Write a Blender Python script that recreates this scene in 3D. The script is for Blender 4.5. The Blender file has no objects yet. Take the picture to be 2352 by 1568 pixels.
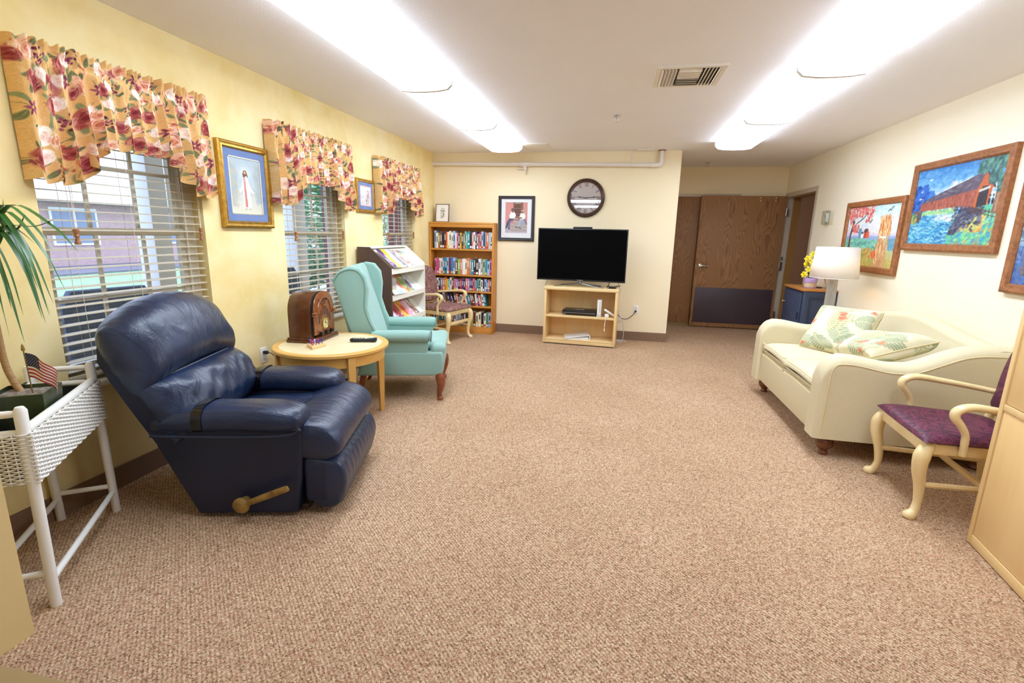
import bpy, bmesh, math, random
import numpy as np
from mathutils import Vector, Matrix
C = bpy.context.scene.collection
SC = bpy.context.scene
PI = math.pi
random.seed(7)

# ---------------------------------------------------------------- camera, world, exposure
CAM_H = 1.3822
def make_camera():
    yaw, pitch, roll = .2022, -.2162, .0228
    cy, sy, cp, sp, cr, sr = math.cos(yaw), math.sin(yaw), math.cos(pitch), math.sin(pitch), math.cos(roll), math.sin(roll)
    f = Vector((-sy*cp, cy*cp, sp)); r0 = Vector((cy, sy, 0)); u0 = r0.cross(f)
    r = cr*r0 + sr*u0; u = -sr*r0 + cr*u0
    m = Matrix((r, u, -f)).transposed().to_4x4(); m.translation = (0, 0, CAM_H)
    cd = bpy.data.cameras.new('camera'); cd.sensor_width = 36; cd.lens = 36*1126.1355/2352; cd.clip_start = .05
    o = bpy.data.objects.new('camera', cd); C.objects.link(o); o.matrix_world = m; SC.camera = o
make_camera()
w = bpy.data.worlds.new('sky'); SC.world = w; w.use_nodes = True
w.node_tree.nodes['Background'].inputs[0].default_value = (.68, .77, 1, 1)
w.node_tree.nodes['Background'].inputs[1].default_value = 2.5
SC.view_settings.view_transform = 'Standard'; SC.view_settings.look = 'None'
SC.view_settings.exposure = 0.7; SC.view_settings.gamma = 1
SC.cycles.use_denoising = True
SC.cycles.max_bounces = 10; SC.cycles.diffuse_bounces = 7; SC.cycles.transparent_max_bounces = 16
SC.cycles.caustics_reflective = False; SC.cycles.caustics_refractive = False
SC.cycles.sample_clamp_indirect = 6
LAMP = 10.5          # radiance of the ceiling fixtures

# room: left wall, right wall, back wall, alcove wall, end of the back wall, ceiling
XL, XR, YB, YB2, XW, ZC = -2.5414, 2.4302, 6.7604, 8.3066, .7243, 2.44

# ---------------------------------------------------------------- colours and materials
def lin(c):
    if isinstance(c, str):
        c = c.lstrip('#'); c = [int(c[i:i+2], 16)/255 for i in (0, 2, 4)]
    return tuple((x/12.92 if x <= .04045 else ((x+.055)/1.055)**2.4) for x in c)
def L4(c): return (*lin(c), 1)
class NT:
    def __init__(s, name):
        s.m = bpy.data.materials.new(name); s.m.use_nodes = True; s.t = s.m.node_tree
        s.b = s.t.nodes['Principled BSDF']; s.out = s.t.nodes['Material Output']
    def n(s, typ, **kw):
        nd = s.t.nodes.new(typ)
        for k, v in kw.items():
            if k.startswith('i_'):
                k = k[2:]; nd.inputs[int(k) if k.isdigit() else k.replace('_', ' ')].default_value = v
            else: setattr(nd, k, v)
        return nd
    def l(s, a, b): s.t.links.new(a, b)
    def co(s, sc=(1, 1, 1), rot=(0, 0, 0), kind='Object'):
        t = s.n('ShaderNodeTexCoord'); mp = s.n('ShaderNodeMapping'); mp.inputs['Scale'].default_value = sc; mp.inputs['Rotation'].default_value = rot
        s.l(t.outputs[kind], mp.inputs[0]); return mp.outputs[0]
    def ramp(s, fac, stops, interp='LINEAR'):
        r = s.n('ShaderNodeValToRGB'); e = r.color_ramp.elements; r.color_ramp.interpolation = interp
        while len(e) < len(stops): e.new(.5)
        for i, (p, c) in enumerate(stops): e[i].position = p; e[i].color = L4(c)
        s.l(fac, r.inputs[0]); return r.outputs[0]
    def noise(s, vec, scale, detail=3, rough=.5, dist=0):
        k = s.n('ShaderNodeTexNoise'); k.inputs['Scale'].default_value = scale; k.inputs['Detail'].default_value = detail
        k.inputs['Roughness'].default_value = rough; k.inputs['Distortion'].default_value = dist
        s.l(vec, k.inputs['Vector']); return k.outputs['Fac']
    def bump(s, h, strength=.3, dist=.01):
        b = s.n('ShaderNodeBump'); b.inputs['Strength'].default_value = strength; b.inputs['Distance'].default_value = dist
        s.l(h, b.inputs['Height']); s.l(b.outputs[0], s.b.inputs['Normal'])
    def set(s, rough=.5, metal=0, spec=.5, coat=0, sheen=0):
        s.b.inputs['Roughness'].default_value = rough; s.b.inputs['Metallic'].default_value = metal
        s.b.inputs['Specular IOR Level'].default_value = spec; s.b.inputs['Coat Weight'].default_value = coat
        s.b.inputs['Sheen Weight'].default_value = sheen
MC = {}
def mat(name, c, rough=.5, metal=0, spec=.5, coat=0, c2=None, nscale=6, stretch=(1, 1, 1), bump=0, bscale=60, bdist=.004, sheen=0, detail=4):
    if name in MC: return MC[name]
    k = NT(name); k.set(rough, metal, spec, coat, sheen)
    if c2:
        f = k.noise(k.co(stretch), nscale, detail); k.l(k.ramp(f, [(.32, c), (.68, c2)]), k.b.inputs[0])
    else: k.b.inputs[0].default_value = L4(c)
    if bump:
        k.bump(k.noise(k.co(), bscale, 4, .6), bump, bdist)
    MC[name] = k.m; return k.m
def wood(name, c1, c2, axis=2, scale=5, rough=.4, dist=4, coat=0, sharp=.25, spec=.4):
    if name in MC: return MC[name]
    k = NT(name); k.set(rough, 0, spec, coat)
    s = [scale*4]*3; s[axis] = scale*.35
    v = k.co(tuple(s)); f = k.noise(v, 1, 5, .6, dist*.3)
    s2 = [scale*60]*3; s2[axis] = scale*3
    f2 = k.noise(k.co(tuple(s2)), 1, 2)
    mx = k.n('ShaderNodeMath', operation='MULTIPLY_ADD', i_1=.3); k.l(f2, mx.inputs[0]); k.l(f, mx.inputs[2])
    k.l(k.ramp(mx.outputs[0], [(.5-sharp, c1), (.8, c2)]), k.b.inputs[0])
    MC[name] = k.m; return k.m
def oak_door(name, c1, c2, c3):
    k = NT(name); k.set(.5, 0, .3); v = k.co((1, 1, .09))
    wob = k.noise(k.co((3.2, 3.2, .55)), 1, 3, .5)
    sp = k.n('ShaderNodeSeparateXYZ'); k.l(v, sp.inputs[0])
    ad = k.n('ShaderNodeMath', operation='MULTIPLY_ADD', i_1=.75); k.l(wob, ad.inputs[0]); k.l(sp.outputs[0], ad.inputs[2])
    ml = k.n('ShaderNodeMath', operation='MULTIPLY', i_1=44); k.l(ad.outputs[0], ml.inputs[0])
    fr = k.n('ShaderNodeMath', operation='FRACT'); k.l(ml.outputs[0], fr.inputs[0])
    fine = k.noise(k.co((260, 260, 5)), 1, 2)
    mx = k.n('ShaderNodeMath', operation='MULTIPLY_ADD', i_1=.55); k.l(fine, mx.inputs[0]); k.l(fr.outputs[0], mx.inputs[2])
    k.l(k.ramp(mx.outputs[0], [(.35, c2), (.8, c1), (1.0, c3), (1.06, c2)]), k.b.inputs[0]); MC[name] = k.m; return k.m
def emit(name, c, s):
    if name in MC: return MC[name]
    k = NT(name); k.b.inputs[0].default_value = L4('#e8e8e8')
    k.b.inputs['Emission Color'].default_value = L4(c); k.b.inputs['Emission Strength'].default_value = s
    MC[name] = k.m; return k.m
def glass(name, tint='#ffffff', gloss=.06, rough=.02, body=None, bw=0):
    if name in MC: return MC[name]
    k = NT(name); tr = k.n('ShaderNodeBsdfTransparent'); tr.inputs[0].default_value = L4(tint)
    gl = k.n('ShaderNodeBsdfGlossy'); gl.inputs['Roughness'].default_value = rough
    fr = k.n('ShaderNodeLayerWeight'); fr.inputs[0].default_value = .5
    pw = k.n('ShaderNodeMath', operation='POWER', i_1=5); k.l(fr.outputs['Facing'], pw.inputs[0])
    ad = k.n('ShaderNodeMath', operation='MULTIPLY_ADD', i_1=.7, i_2=gloss, use_clamp=True); k.l(pw.outputs[0], ad.inputs[0])
    mx = k.n('ShaderNodeMixShader'); k.l(ad.outputs[0], mx.inputs[0]); k.l(tr.outputs[0], mx.inputs[1]); k.l(gl.outputs[0], mx.inputs[2])
    k.l(mx.outputs[0], k.out.inputs[0]); MC[name] = k.m; return k.m
def vcol(name='painted_surface', rough=.6, spec=.3, coat=0, bump=0, bscale=200):
    if name in MC: return MC[name]
    k = NT(name); k.set(rough, 0, spec, coat)
    a = k.n('ShaderNodeAttribute', attribute_name='Col'); k.l(a.outputs['Color'], k.b.inputs[0])
    if bump: k.bump(k.noise(k.co(), bscale, 3), bump, .003)
    MC[name] = k.m; return k.m

# ---------------------------------------------------------------- mesh building
def crom(pts, n=6):
    P = [Vector(p) for p in pts]; P = [P[0]*2-P[1]] + P + [P[-1]*2-P[-2]]; out = []
    for i in range(1, len(P)-2):
        for k in range(n):
            t = k/n; a, b, c, d = P[i-1:i+3]
            out.append(.5*((2*b)+(c-a)*t+(2*a-5*b+4*c-d)*t*t+(3*b-a-3*c+d)*t**3))
    out.append(P[-2]); return out
def lerpr(r, n):
    if not hasattr(r, '__len__'): return [r]*n
    return [float(np.interp(i/(n-1)*(len(r)-1), range(len(r)), r)) for i in range(n)]
class MB:
    def __init__(s, Z=0): s.v = []; s.f = []; s.mi = []; s.Z = Z
    def add(s, v, f, mi=0, M=None):
        b = len(s.v); s.v += [tuple(M @ Vector(p)) if M else tuple(p) for p in v]
        s.f += [tuple(b+i for i in q) for q in f]; s.mi += [mi]*len(f); return s
    def box(s, x0, x1, y0, y1, z0, z1, mi=0, M=None):
        v = [(x, y, z) for z in (z0, z1) for y in (y0, y1) for x in (x0, x1)]
        return s.add(v, [(0, 2, 3, 1), (4, 5, 7, 6), (0, 1, 5, 4), (2, 6, 7, 3), (0, 4, 6, 2), (1, 3, 7, 5)], mi, M)
    def rbox(s, x0, x1, y0, y1, z0, z1, r=.01, seg=2, mi=0, M=None):
        bm = bmesh.new(); bmesh.ops.create_cube(bm, size=1)
        for q in bm.verts: q.co = Vector(((x0+x1)/2+q.co.x*(x1-x0), (y0+y1)/2+q.co.y*(y1-y0), (z0+z1)/2+q.co.z*(z1-z0)))
        r = min(r, .49*min(x1-x0, y1-y0, z1-z0))
        bmesh.ops.bevel(bm, geom=list(bm.edges), offset=r, segments=seg, affect='EDGES', profile=.5)
        bm.verts.index_update(); s.add([q.co[:] for q in bm.verts], [[q.index for q in f.verts] for f in bm.faces], mi, M); bm.free(); return s
    def loft(s, rings, mi=0, caps=True, closed=True, M=None, ringclose=False):
        n = len(rings[0]); v = [p for r in rings for p in r]; f = []
        R = len(rings)
        for i in range(R if ringclose else R-1):
            for j in range(n if closed else n-1):
                a, b = i*n, ((i+1) % R)*n; k = (j+1) % n
                f.append((a+j, a+k, b+k, b+j))
        if caps and closed and not ringclose: f += [tuple(range(n-1, -1, -1)), tuple((R-1)*n+j for j in range(n))]
        return s.add(v, f, mi, M)
    def tube(s, pts, r, n=10, mi=0, closed=False, sx=1, sy=1, M=None, smooth=0):
        P = crom(pts, smooth) if smooth else [Vector(p) for p in pts]
        R = lerpr(r, len(P)); rings = []; up = None
        for i, p in enumerate(P):
            a = P[i-1] if (i or closed) else P[i]; b = P[(i+1) % len(P)] if (i < len(P)-1 or closed) else P[i]
            t = (b-a).normalized()
            if up is None: up = Vector((0, 0, 1)) if abs(t.z) < .9 else Vector((1, 0, 0))
            x = t.cross(up).normalized(); up = x.cross(t).normalized()
            rings.append([p + (x*math.cos(2*PI*k/n)*sx + up*math.sin(2*PI*k/n)*sy)*R[i] for k in range(n)])
        return s.loft(rings, mi, M=M, ringclose=closed)
    def lathe(s, prof, n=24, o=(0, 0, 0), mi=0, M=None, caps=True):
        rings = [[(o[0]+r*math.cos(2*PI*k/n), o[1]+r*math.sin(2*PI*k/n), o[2]+z) for k in range(n)] for r, z in prof]
        return s.loft(rings, mi, M=M, caps=caps)
    def cyl(s, p0, p1, r, n=16, mi=0, r1=None): return s.tube([p0, p1], [r, r if r1 is None else r1], n, mi)
    def prism(s, poly, a0, a1, ax='y', mi=0, M=None, r=0, seg=2):
        """outline extruded along an axis; poly in the other two axes in xyz order"""
        def at(p, a): return (a, p[0], p[1]) if ax == 'x' else (p[0], a, p[1]) if ax == 'y' else (p[0], p[1], a)
        n = len(poly)
        v = [at(p, a0) for p in poly] + [at(p, a1) for p in poly]
        f = [tuple(range(n)), tuple(range(2*n-1, n-1, -1))] + [(i, (i+1) % n, n+(i+1) % n, n+i) for i in range(n)]
        if r:
            bm = bmesh.new(); bv = [bm.verts.new(q) for q in v]
            for q in f: bm.faces.new([bv[i] for i in q])
            bmesh.ops.recalc_face_normals(bm, faces=bm.faces[:])
            bm.faces.index_update(); bm.faces.ensure_lookup_table()
            ed = [e for e in bm.edges if any(x.index in (0, 1) for x in e.link_faces)]
            bmesh.ops.bevel(bm, geom=ed, offset=r, segments=seg, affect='EDGES', profile=.5)
            bm.verts.index_update(); s.add([q.co[:] for q in bm.verts], [[q.index for q in x.verts] for x in bm.faces], mi, M); bm.free(); return s
        return s.add(v, f, mi, M)
    def grid(s, P, mi=0, M=None):
        """P[i][j] points"""
        nu, nv = len(P), len(P[0])
        return s.add([p for r in P for p in r], [(i*nv+j, (i+1)*nv+j, (i+1)*nv+j+1, i*nv+j+1) for i in range(nu-1) for j in range(nv-1)], mi, M)
    def pillow(s, corners, tf, tb=None, p=4, n=18, e=.5, mi=0, warp=None, bulge=.0):
        """padded cushion between four corners (a-b-c-d ring); tf, tb = thickness to front and back"""
        a, b, c, d = [Vector(q) for q in corners]; tb = tf if tb is None else tb
        N = (b-a).cross(d-a).normalized(); X = np.linspace(-1, 1, n); X = np.sign(X)*(1-(1-np.abs(X))**1.6)
        for sg, th in ((1, tf), (-1, tb)):
            G = []
            for x in X:
                r = []
                for y in X:
                    u, v = (x+1)/2, (y+1)/2
                    q = a.lerp(b, u).lerp(d.lerp(c, u), v); ctr = (a+b+c+d)/4
                    k = 1 + bulge*((1-x*x)*(abs(y)) + (1-y*y)*(abs(x)))
                    q = ctr + (q-ctr)*k
                    t = th*max(0, (1-abs(x)**p))**e*max(0, (1-abs(y)**p))**e
                    q = q + N*sg*t
                    if warp: q = q + Vector(warp(x, y, sg, t))
                    r.append(q)
                G.append(r if sg > 0 else r[::-1])
            s.grid(G, mi)
        return s
    def xf(s, M): s.v = [tuple(M @ Vector(p)) for p in s.v]; return s
    def build(s, name, mats, parent=None, smooth=38, sub=0, label=None, loc=None, rz=None, weld=True, solid=0):
        me = bpy.data.meshes.new(name); bm = bmesh.new()
        vs = [bm.verts.new((p[0], p[1], p[2]+s.Z)) for p in s.v]
        for q, m in zip(s.f, s.mi):
            try: fc = bm.faces.new([vs[i] for i in q]); fc.material_index = m; fc.smooth = bool(smooth or sub)
            except ValueError: pass
        if weld: bmesh.ops.remove_doubles(bm, verts=bm.verts[:], dist=1e-5)
        bmesh.ops.recalc_face_normals(bm, faces=bm.faces[:]); bm.to_mesh(me); bm.free()
        if smooth and not sub: me.set_sharp_from_angle(angle=math.radians(smooth))
        for m in (mats if isinstance(mats, (list, tuple)) else [mats]): me.materials.append(m)
        o = bpy.data.objects.new(name, me); C.objects.link(o)
        if parent: o.parent = parent
        if loc is not None: o.location = loc
        if rz is not None: o.rotation_euler = (0, 0, rz)
        if label: o['label'] = label
        if sub: md = o.modifiers.new('subdivision', 'SUBSURF'); md.levels = md.render_levels = sub
        if solid: md = o.modifiers.new('thickness', 'SOLIDIFY'); md.thickness = solid; md.offset = 0
        return o
def tag(o, label, cat, group=None):
    o['label'] = label; o['category'] = cat
    if group: o['group'] = group
    return o
def thing(name, label, cat, loc=(0, 0, 0), rz=0, group=None):
    o = bpy.data.objects.new(name, None); C.objects.link(o); o.empty_display_size = .1
    o.location = loc; o.rotation_euler = (0, 0, rz); return tag(o, label, cat, group)
def struct(o): o['kind'] = 'structure'; return o
def text_mesh(txt, size, align='CENTER'):
    cu = bpy.data.curves.new('lettering', 'FONT'); cu.body = txt; cu.size = size; cu.align_x = align; cu.align_y = 'CENTER'; cu.extrude = size*.02
    o = bpy.data.objects.new('lettering', cu); C.objects.link(o); bpy.context.view_layer.update()
    me = bpy.data.meshes.new_from_object(o.evaluated_get(bpy.context.evaluated_depsgraph_get()))
    v = [q.co[:] for q in me.vertices]; f = [tuple(p.vertices) for p in me.polygons]
    bpy.data.objects.remove(o); bpy.data.meshes.remove(me); return v, f

# ---------------------------------------------------------------- painting on fine grids
class Canvas:
    """a picture painted cell by cell; u runs left to right, v bottom to top, both 0..1, asp = width/height"""
    def __init__(s, w, h, col='#ffffff', asp=None, seed=1):
        s.w, s.h = w, h; s.a = np.zeros((h, w, 3)); s.a[:] = s.c(col); s.asp = asp or w/h
        s.U, s.V = np.meshgrid(np.linspace(0, 1, w), np.linspace(0, 1, h)); s.X = s.U*s.asp; s.r = np.random.RandomState(seed)
    def c(s, c): return np.array([int(c[i:i+2], 16)/255 for i in (1, 3, 5)]) if isinstance(c, str) else np.array(c, float)
    def win(s, x0, x1, y0, y1):
        i0 = max(0, int(x0/s.asp*s.w)-1); i1 = min(s.w, int(x1/s.asp*s.w)+3); j0 = max(0, int(y0*s.h)-1); j1 = min(s.h, int(y1*s.h)+3)
        return slice(j0, max(j0, j1)), slice(i0, max(i0, i1))
    def put(s, W, m, col, al): k = np.clip(m, 0, 1)[..., None]*al; s.a[W] = s.a[W]*(1-k) + s.c(col)*k
    def grad(s, stops, v0=0, v1=1, horiz=False):
        q = s.U if horiz else s.V; t = (q-v0)/(v1-v0); m = (t >= 0) & (t <= 1); xs = [p for p, _ in stops]
        for k in range(3): s.a[..., k] = np.where(m, np.interp(t, xs, [s.c(c)[k] for _, c in stops]), s.a[..., k])
    def ell(s, x, y, rx, ry, col, rot=0, al=1, soft=.25):
        R = max(rx, ry)*1.2; W = s.win(x-R, x+R, y-R, y+R); dx, dy = s.X[W]-x, s.V[W]-y; c, q = math.cos(rot), math.sin(rot)
        d = np.hypot((dx*c+dy*q)/rx, (-dx*q+dy*c)/ry); s.put(W, (1-d)/soft, col, al)
    def poly(s, pts, col, al=1):
        xs = [p[0] for p in pts]; ys = [p[1] for p in pts]; W = s.win(min(xs), max(xs), min(ys), max(ys)); X, Y = s.X[W], s.V[W]; ins = np.zeros(X.shape, bool)
        for i in range(len(pts)):
            (x1, y1), (x2, y2) = pts[i-1], pts[i]
            if y1 == y2: continue
            ins ^= ((Y > min(y1, y2)) & (Y <= max(y1, y2)) & (X < (Y-y1)*(x2-x1)/(y2-y1)+x1))
        s.put(W, ins.astype(float), col, al)
    def rect(s, x0, x1, y0, y1, col, al=1): s.poly([(x0, y0), (x1, y0), (x1, y1), (x0, y1)], col, al)
    def line(s, pts, wd, col, al=1):
        for (x1, y1), (x2, y2) in zip(pts, pts[1:]):
            W = s.win(min(x1, x2)-wd, max(x1, x2)+wd, min(y1, y2)-wd, max(y1, y2)+wd); X, Y = s.X[W]-x1, s.V[W]-y1
            dx, dy = x2-x1, y2-y1; L = dx*dx+dy*dy+1e-12; t = np.clip((X*dx+Y*dy)/L, 0, 1); d = np.hypot(X-t*dx, Y-t*dy)
            s.put(W, (wd/2-d)/(wd*.3)+.5, col, al)
    def dabs(s, n, x0, x1, y0, y1, cols, size, al=.8, rot=None, stretch=2, inside=None):
        for _ in range(n):
            x, y = s.r.uniform(x0, x1), s.r.uniform(y0, y1)
            if inside and not inside(x, y): continue
            q = size*s.r.uniform(.6, 1.4); s.ell(x, y, q*stretch, q, cols[s.r.randint(len(cols))], s.r.uniform(0, PI) if rot is None else rot+s.r.normal()*.25, al)
    def speck(s, amp): s.a = np.clip(s.a+s.r.normal(size=(s.h, s.w, 1))*amp, 0, 1)
    def build(s, name, O, U, V, m, parent=None, P=None, **kw):
        """laid on the plane O + u*U + v*V (or on points P[j][i])"""
        if P is None:
            O, U, V = np.array(O), np.array(U), np.array(V); P = O + s.U[..., None]*U + s.V[..., None]*V
        return vgrid(name, P, s.a, m, parent, **kw)
def vgrid(name, P, col, m, parent=None, closed=False, **kw):
    h, w2 = P.shape[:2]; me = bpy.data.meshes.new(name)
    i = np.arange(h*w2).reshape(h, w2); q = np.stack([i[:-1, :-1], i[:-1, 1:], i[1:, 1:], i[1:, :-1]], -1).reshape(-1, 4)
    me.from_pydata(P.reshape(-1, 3).tolist(), [], q.tolist())
    a = me.color_attributes.new('Col', 'FLOAT_COLOR', 'POINT'); c = np.clip(col.reshape(-1, 3), 0, 1)
    c = np.where(c <= .04045, c/12.92, ((c+.055)/1.055)**2.4); a.data.foreach_set('color', np.concatenate([c, np.ones((len(c), 1))], 1).ravel().astype('f'))
    me.polygons.foreach_set('use_smooth', [True]*len(me.polygons)); me.materials.append(m)
    o = bpy.data.objects.new(name, me); C.objects.link(o)
    if parent: o.parent = parent
    if kw.get('label'): o['label'] = kw['label']
    if kw.get('solid'): md = o.modifiers.new('thickness', 'SOLIDIFY'); md.thickness = kw['solid']; md.offset = -1
    return o
# ---------------------------------------------------------------- surface materials
def carpet_mat(name, tint=1.0, row=True):
    k = NT(name); k.set(.95, 0, .1); v = k.co()
    vo = k.n('ShaderNodeTexVoronoi'); vo.inputs['Scale'].default_value = 190; k.l(v, vo.inputs[0])
    sp = k.n('ShaderNodeSeparateColor'); k.l(vo.outputs['Color'], sp.inputs[0])
    cols = ['#8d7056', '#b08f6e', '#c09f7d', '#cfb291', '#b98b73', '#c6aa8a', '#d9bf9f']
    c = k.ramp(sp.outputs[0], [(i/len(cols), x) for i, x in enumerate(cols)], 'CONSTANT')
    big = k.noise(k.co(), 1.3, 3); g = k.ramp(big, [(.3, '#f0ece8'), (.7, '#ffffff')])
    mx = k.n('ShaderNodeMix', data_type='RGBA', blend_type='MULTIPLY'); mx.inputs[0].default_value = 1
    k.l(c, mx.inputs[6]); k.l(g, mx.inputs[7])
    wv = k.n('ShaderNodeTexWave', wave_type='BANDS', bands_direction='DIAGONAL'); wv.inputs['Scale'].default_value = 34; wv.inputs['Distortion'].default_value = 3
    wv.inputs['Detail'].default_value = 2; wv.inputs['Detail Scale'].default_value = 6
    k.l(k.co((1, 1, .3)), wv.inputs[0])
    g2 = k.ramp(wv.outputs['Fac'], [(0, '#cfc8c2'), (.6, '#ffffff')])
    m2 = k.n('ShaderNodeMix', data_type='RGBA', blend_type='MULTIPLY'); m2.inputs[0].default_value = .8 if row else .3
    k.l(mx.outputs[2], m2.inputs[6]); k.l(g2, m2.inputs[7])
    hs = k.n('ShaderNodeHueSaturation', i_Value=tint); k.l(m2.outputs[2], hs.inputs['Color'])
    k.l(hs.outputs[0], k.b.inputs[0]); k.bump(vo.outputs['Distance'], .35, .004)
    return k.m
M_FLOOR = carpet_mat('carpet_loop_pile', 1.0)
M_BASE = mat('carpet_base_strip', '#8f7159', .95, c2='#79604c', nscale=240, bump=.3, bscale=300)
def sponge_mat():
    k = NT('sponged_yellow_paint'); k.set(.65, 0, .3); v = k.co()
    a = k.noise(v, 2.2, 6, .6, .4); b = k.noise(k.co((1, .7, .7)), 7, 4, .6)
    ad = k.n('ShaderNodeMath', operation='MULTIPLY_ADD', i_1=.45); k.l(b, ad.inputs[0]); k.l(a, ad.inputs[2])
    k.l(k.ramp(ad.outputs[0], [(.38, '#dcc378'), (.58, '#e8d08e'), (.78, '#eedba2'), (1.0, '#f3e4b6')]), k.b.inputs[0])
    k.bump(k.noise(v, 60, 4), .06, .004); return k.m
M_LEFT = sponge_mat()
M_CREAM = mat('cream_wall_paint', '#f3e4bd', .6, c2='#f4e6c4', nscale=1.5, bump=.05, bscale=90)
M_RIGHT = mat('pale_cream_wall_paint', '#f3ead0', .6, c2='#f4ecd5', nscale=1.5, bump=.05, bscale=90)
M_CEIL = mat('textured_ceiling_paint', '#f1f0f4', .85, c2='#f3f2f6', nscale=2, bump=.35, bscale=130, bdist=.006)
M_STUB = mat('tan_wall_paint', '#d8bf86', .6, c2='#dcc48c', nscale=3, bump=.12, bscale=25, bdist=.004)
M_TRIM = mat('grey_beige_frame_paint', '#c3b7a2', .45)
M_WHITE = mat('white_plastic', '#e9e9e4', .4)
M_VINYL = mat('white_vinyl', '#e6e2d8', .4)
M_METAL = mat('brushed_steel', '#c4c4c2', .28, 1)
M_CHROME = mat('chrome', '#dcdcdc', .12, 1)
M_BLACK = mat('black_plastic', '#101012', .35)
M_GLASS = glass('window_glass', '#f4f8fa', .02)
M_PGLASS = glass('picture_glass', '#ffffff', .02, .03)
M_DOOR = oak_door('oak_veneer_door', '#8c6341', '#a0754c', '#7a5436')
M_MAPLE = wood('maple_laminate', '#dcb877', '#e9cb93', 2, 3, .38, 2)
M_MAPLEX = wood('maple_laminate_across', '#dcb877', '#eacd97', 0, 3, .38, 2)
M_OAK = wood('honey_oak_laminate', '#b87428', '#cd8c3a', 2, 3, .42, 2)
M_OAKX = wood('honey_oak_across', '#b87428', '#cf903f', 0, 3, .42, 2)
M_BLOND = mat('blond_lacquered_wood', '#e3c98f', .3, c2='#ead4a0', nscale=4, stretch=(6, 6, 1), coat=.2)
M_TEXT = mat('dark_print', '#3a3236', .6)

# ---------------------------------------------------------------- room shell
WIN = [(1.785, 2.70), (3.47, 4.36), (5.145, 6.035)]; WZ0, WZ1 = .60, 2.06; WT = .17
YR = -9.0            # far end of the lobby behind the camera
fl = MB().box(-5, 8, YR, 11, -.1, 0); struct(fl.build('floor', M_FLOOR, smooth=0))
ce = MB().box(-2.75, 8, YR-.2, 11, ZC, ZC+.15); struct(ce.build('ceiling', M_CEIL, smooth=0))
wl = MB(); ys = [.93] + [q for w_ in WIN for q in w_] + [YB2+.2]
for i in range(0, len(ys), 2): wl.box(XL-WT, XL, ys[i], ys[i+1], 0, ZC)
for a, b in WIN: wl.box(XL-WT, XL, a, b, 0, WZ0); wl.box(XL-WT, XL, a, b, WZ1, ZC)
struct(wl.build('wall_left', M_LEFT, smooth=0))
wb = MB().box(XL, XW, YB, YB2+.2, 0, ZC); struct(wb.build('wall_back', M_CREAM, smooth=0))
wa = MB().box(XW, XR+.14, YB2, YB2+.2, 0, ZC); struct(wa.build('wall_alcove', M_CREAM, smooth=0))
DY0, DY1, DZ = 7.10, YB2-.08, 2.0
wr = MB().box(XR, XR+.14, .93, DY0, 0, ZC).box(XR, XR+.14, DY0, DY1, DZ, ZC).box(XR, XR+.14, DY1, YB2, 0, ZC)
struct(wr.build('wall_right', M_RIGHT, smooth=0))
st = MB().box(XL-WT, -1.879, .93, 1.075, 0, ZC); struct(st.build('wall_front', M_STUB, smooth=0))
st = MB().box(2.2, XR+.14, .93, 1.075, 0, ZC); struct(st.build('wall_entry', M_RIGHT, smooth=0))
lob = MB().box(-4.2, -4.0, YR, .93, 0, ZC).box(-4.2, XL-WT, .93, 1.0, 0, ZC).box(5, 5.2, YR, .93, 0, ZC).box(XR+.14, 5.2, .93, 1.0, 0, ZC).box(-4.2, 5.2, YR-.2, YR, 0, ZC)
struct(lob.build('wall_lobby', M_RIGHT, smooth=0))
cl = MB().box(-4.2, -2.75, YR-.2, 1.0, ZC, ZC+.15); struct(cl.build('ceiling_lobby', M_CEIL, smooth=0))
tr = MB().rbox(-1.879, 2.2, .84, .945, 0, .012, .005); struct(tr.build('trim_threshold', mat('tan_vinyl_strip', '#a98f63', .5)))
BH = .118
struct(MB().box(XL, XL+.012, 1.075, YB, 0, BH).build('baseboard_left', M_BASE, smooth=0))
struct(MB().box(XL, XW+.012, YB-.012, YB, 0, BH).box(XW, XW+.012, YB, YB2-.08, 0, BH).build('baseboard_back', M_BASE, smooth=0))
struct(MB().box(XR-.012, XR, 1.075, DY0-.06, 0, BH).build('baseboard_right', M_BASE, smooth=0))

# windows: vinyl double-hung units set back in the wall
for n, (a, b) in enumerate(WIN, 1):
    r = bpy.data.objects.new('window_%d' % n, None); C.objects.link(r); r.location = (XL, (a+b)/2, WZ0); struct(r)
    W2 = (b-a)/2; H = WZ1-WZ0; xo = -WT+.02; mid = 1.345-WZ0
    f = MB()
    for y0, y1, z0, z1 in ((-W2, -W2+.045, .0, H), (W2-.075, W2, .0, H), (-W2+.045, W2-.075, 0, .05), (-W2+.045, W2-.075, H-.05, H)): f.box(xo, xo+.075, y0, y1, z0, z1)
    f.build('window_frame', M_VINYL, r, smooth=0)
    for nm, z0, z1, x0 in (('upper_sash', mid-.02, H-.05, xo+.01), ('lower_sash', .05, mid+.02, xo+.035)):
        q = MB(); ya, yb = -W2+.045, W2-.075
        for y0, y1, c0, c1 in ((ya, ya+.03, z0, z1), (yb-.035, yb, z0, z1), (ya+.03, yb-.035, z0, z0+.04), (ya+.03, yb-.035, z1-.035, z1)): q.box(x0, x0+.03, y0, y1, c0, c1)
        for k in (1, 2):
            y = ya+(yb-ya)*k/3; q.box(x0+.01, x0+.022, y-.009, y+.009, z0+.03, z1-.03)
        q.box(x0+.009, x0+.023, ya+.02, yb-.02, (z0+z1)/2-.009, (z0+z1)/2+.009)
        s = q.build(nm, M_VINYL, r, smooth=0); MB().box(x0+.014, x0+.017, ya+.02, yb-.02, z0+.02, z1-.02).build('pane', M_GLASS, s, smooth=0)
    MB().rbox(-.06, .025, -W2-.0, W2+.0, -.022, .004, .004).build('window_sill', M_VINYL, r)

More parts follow.
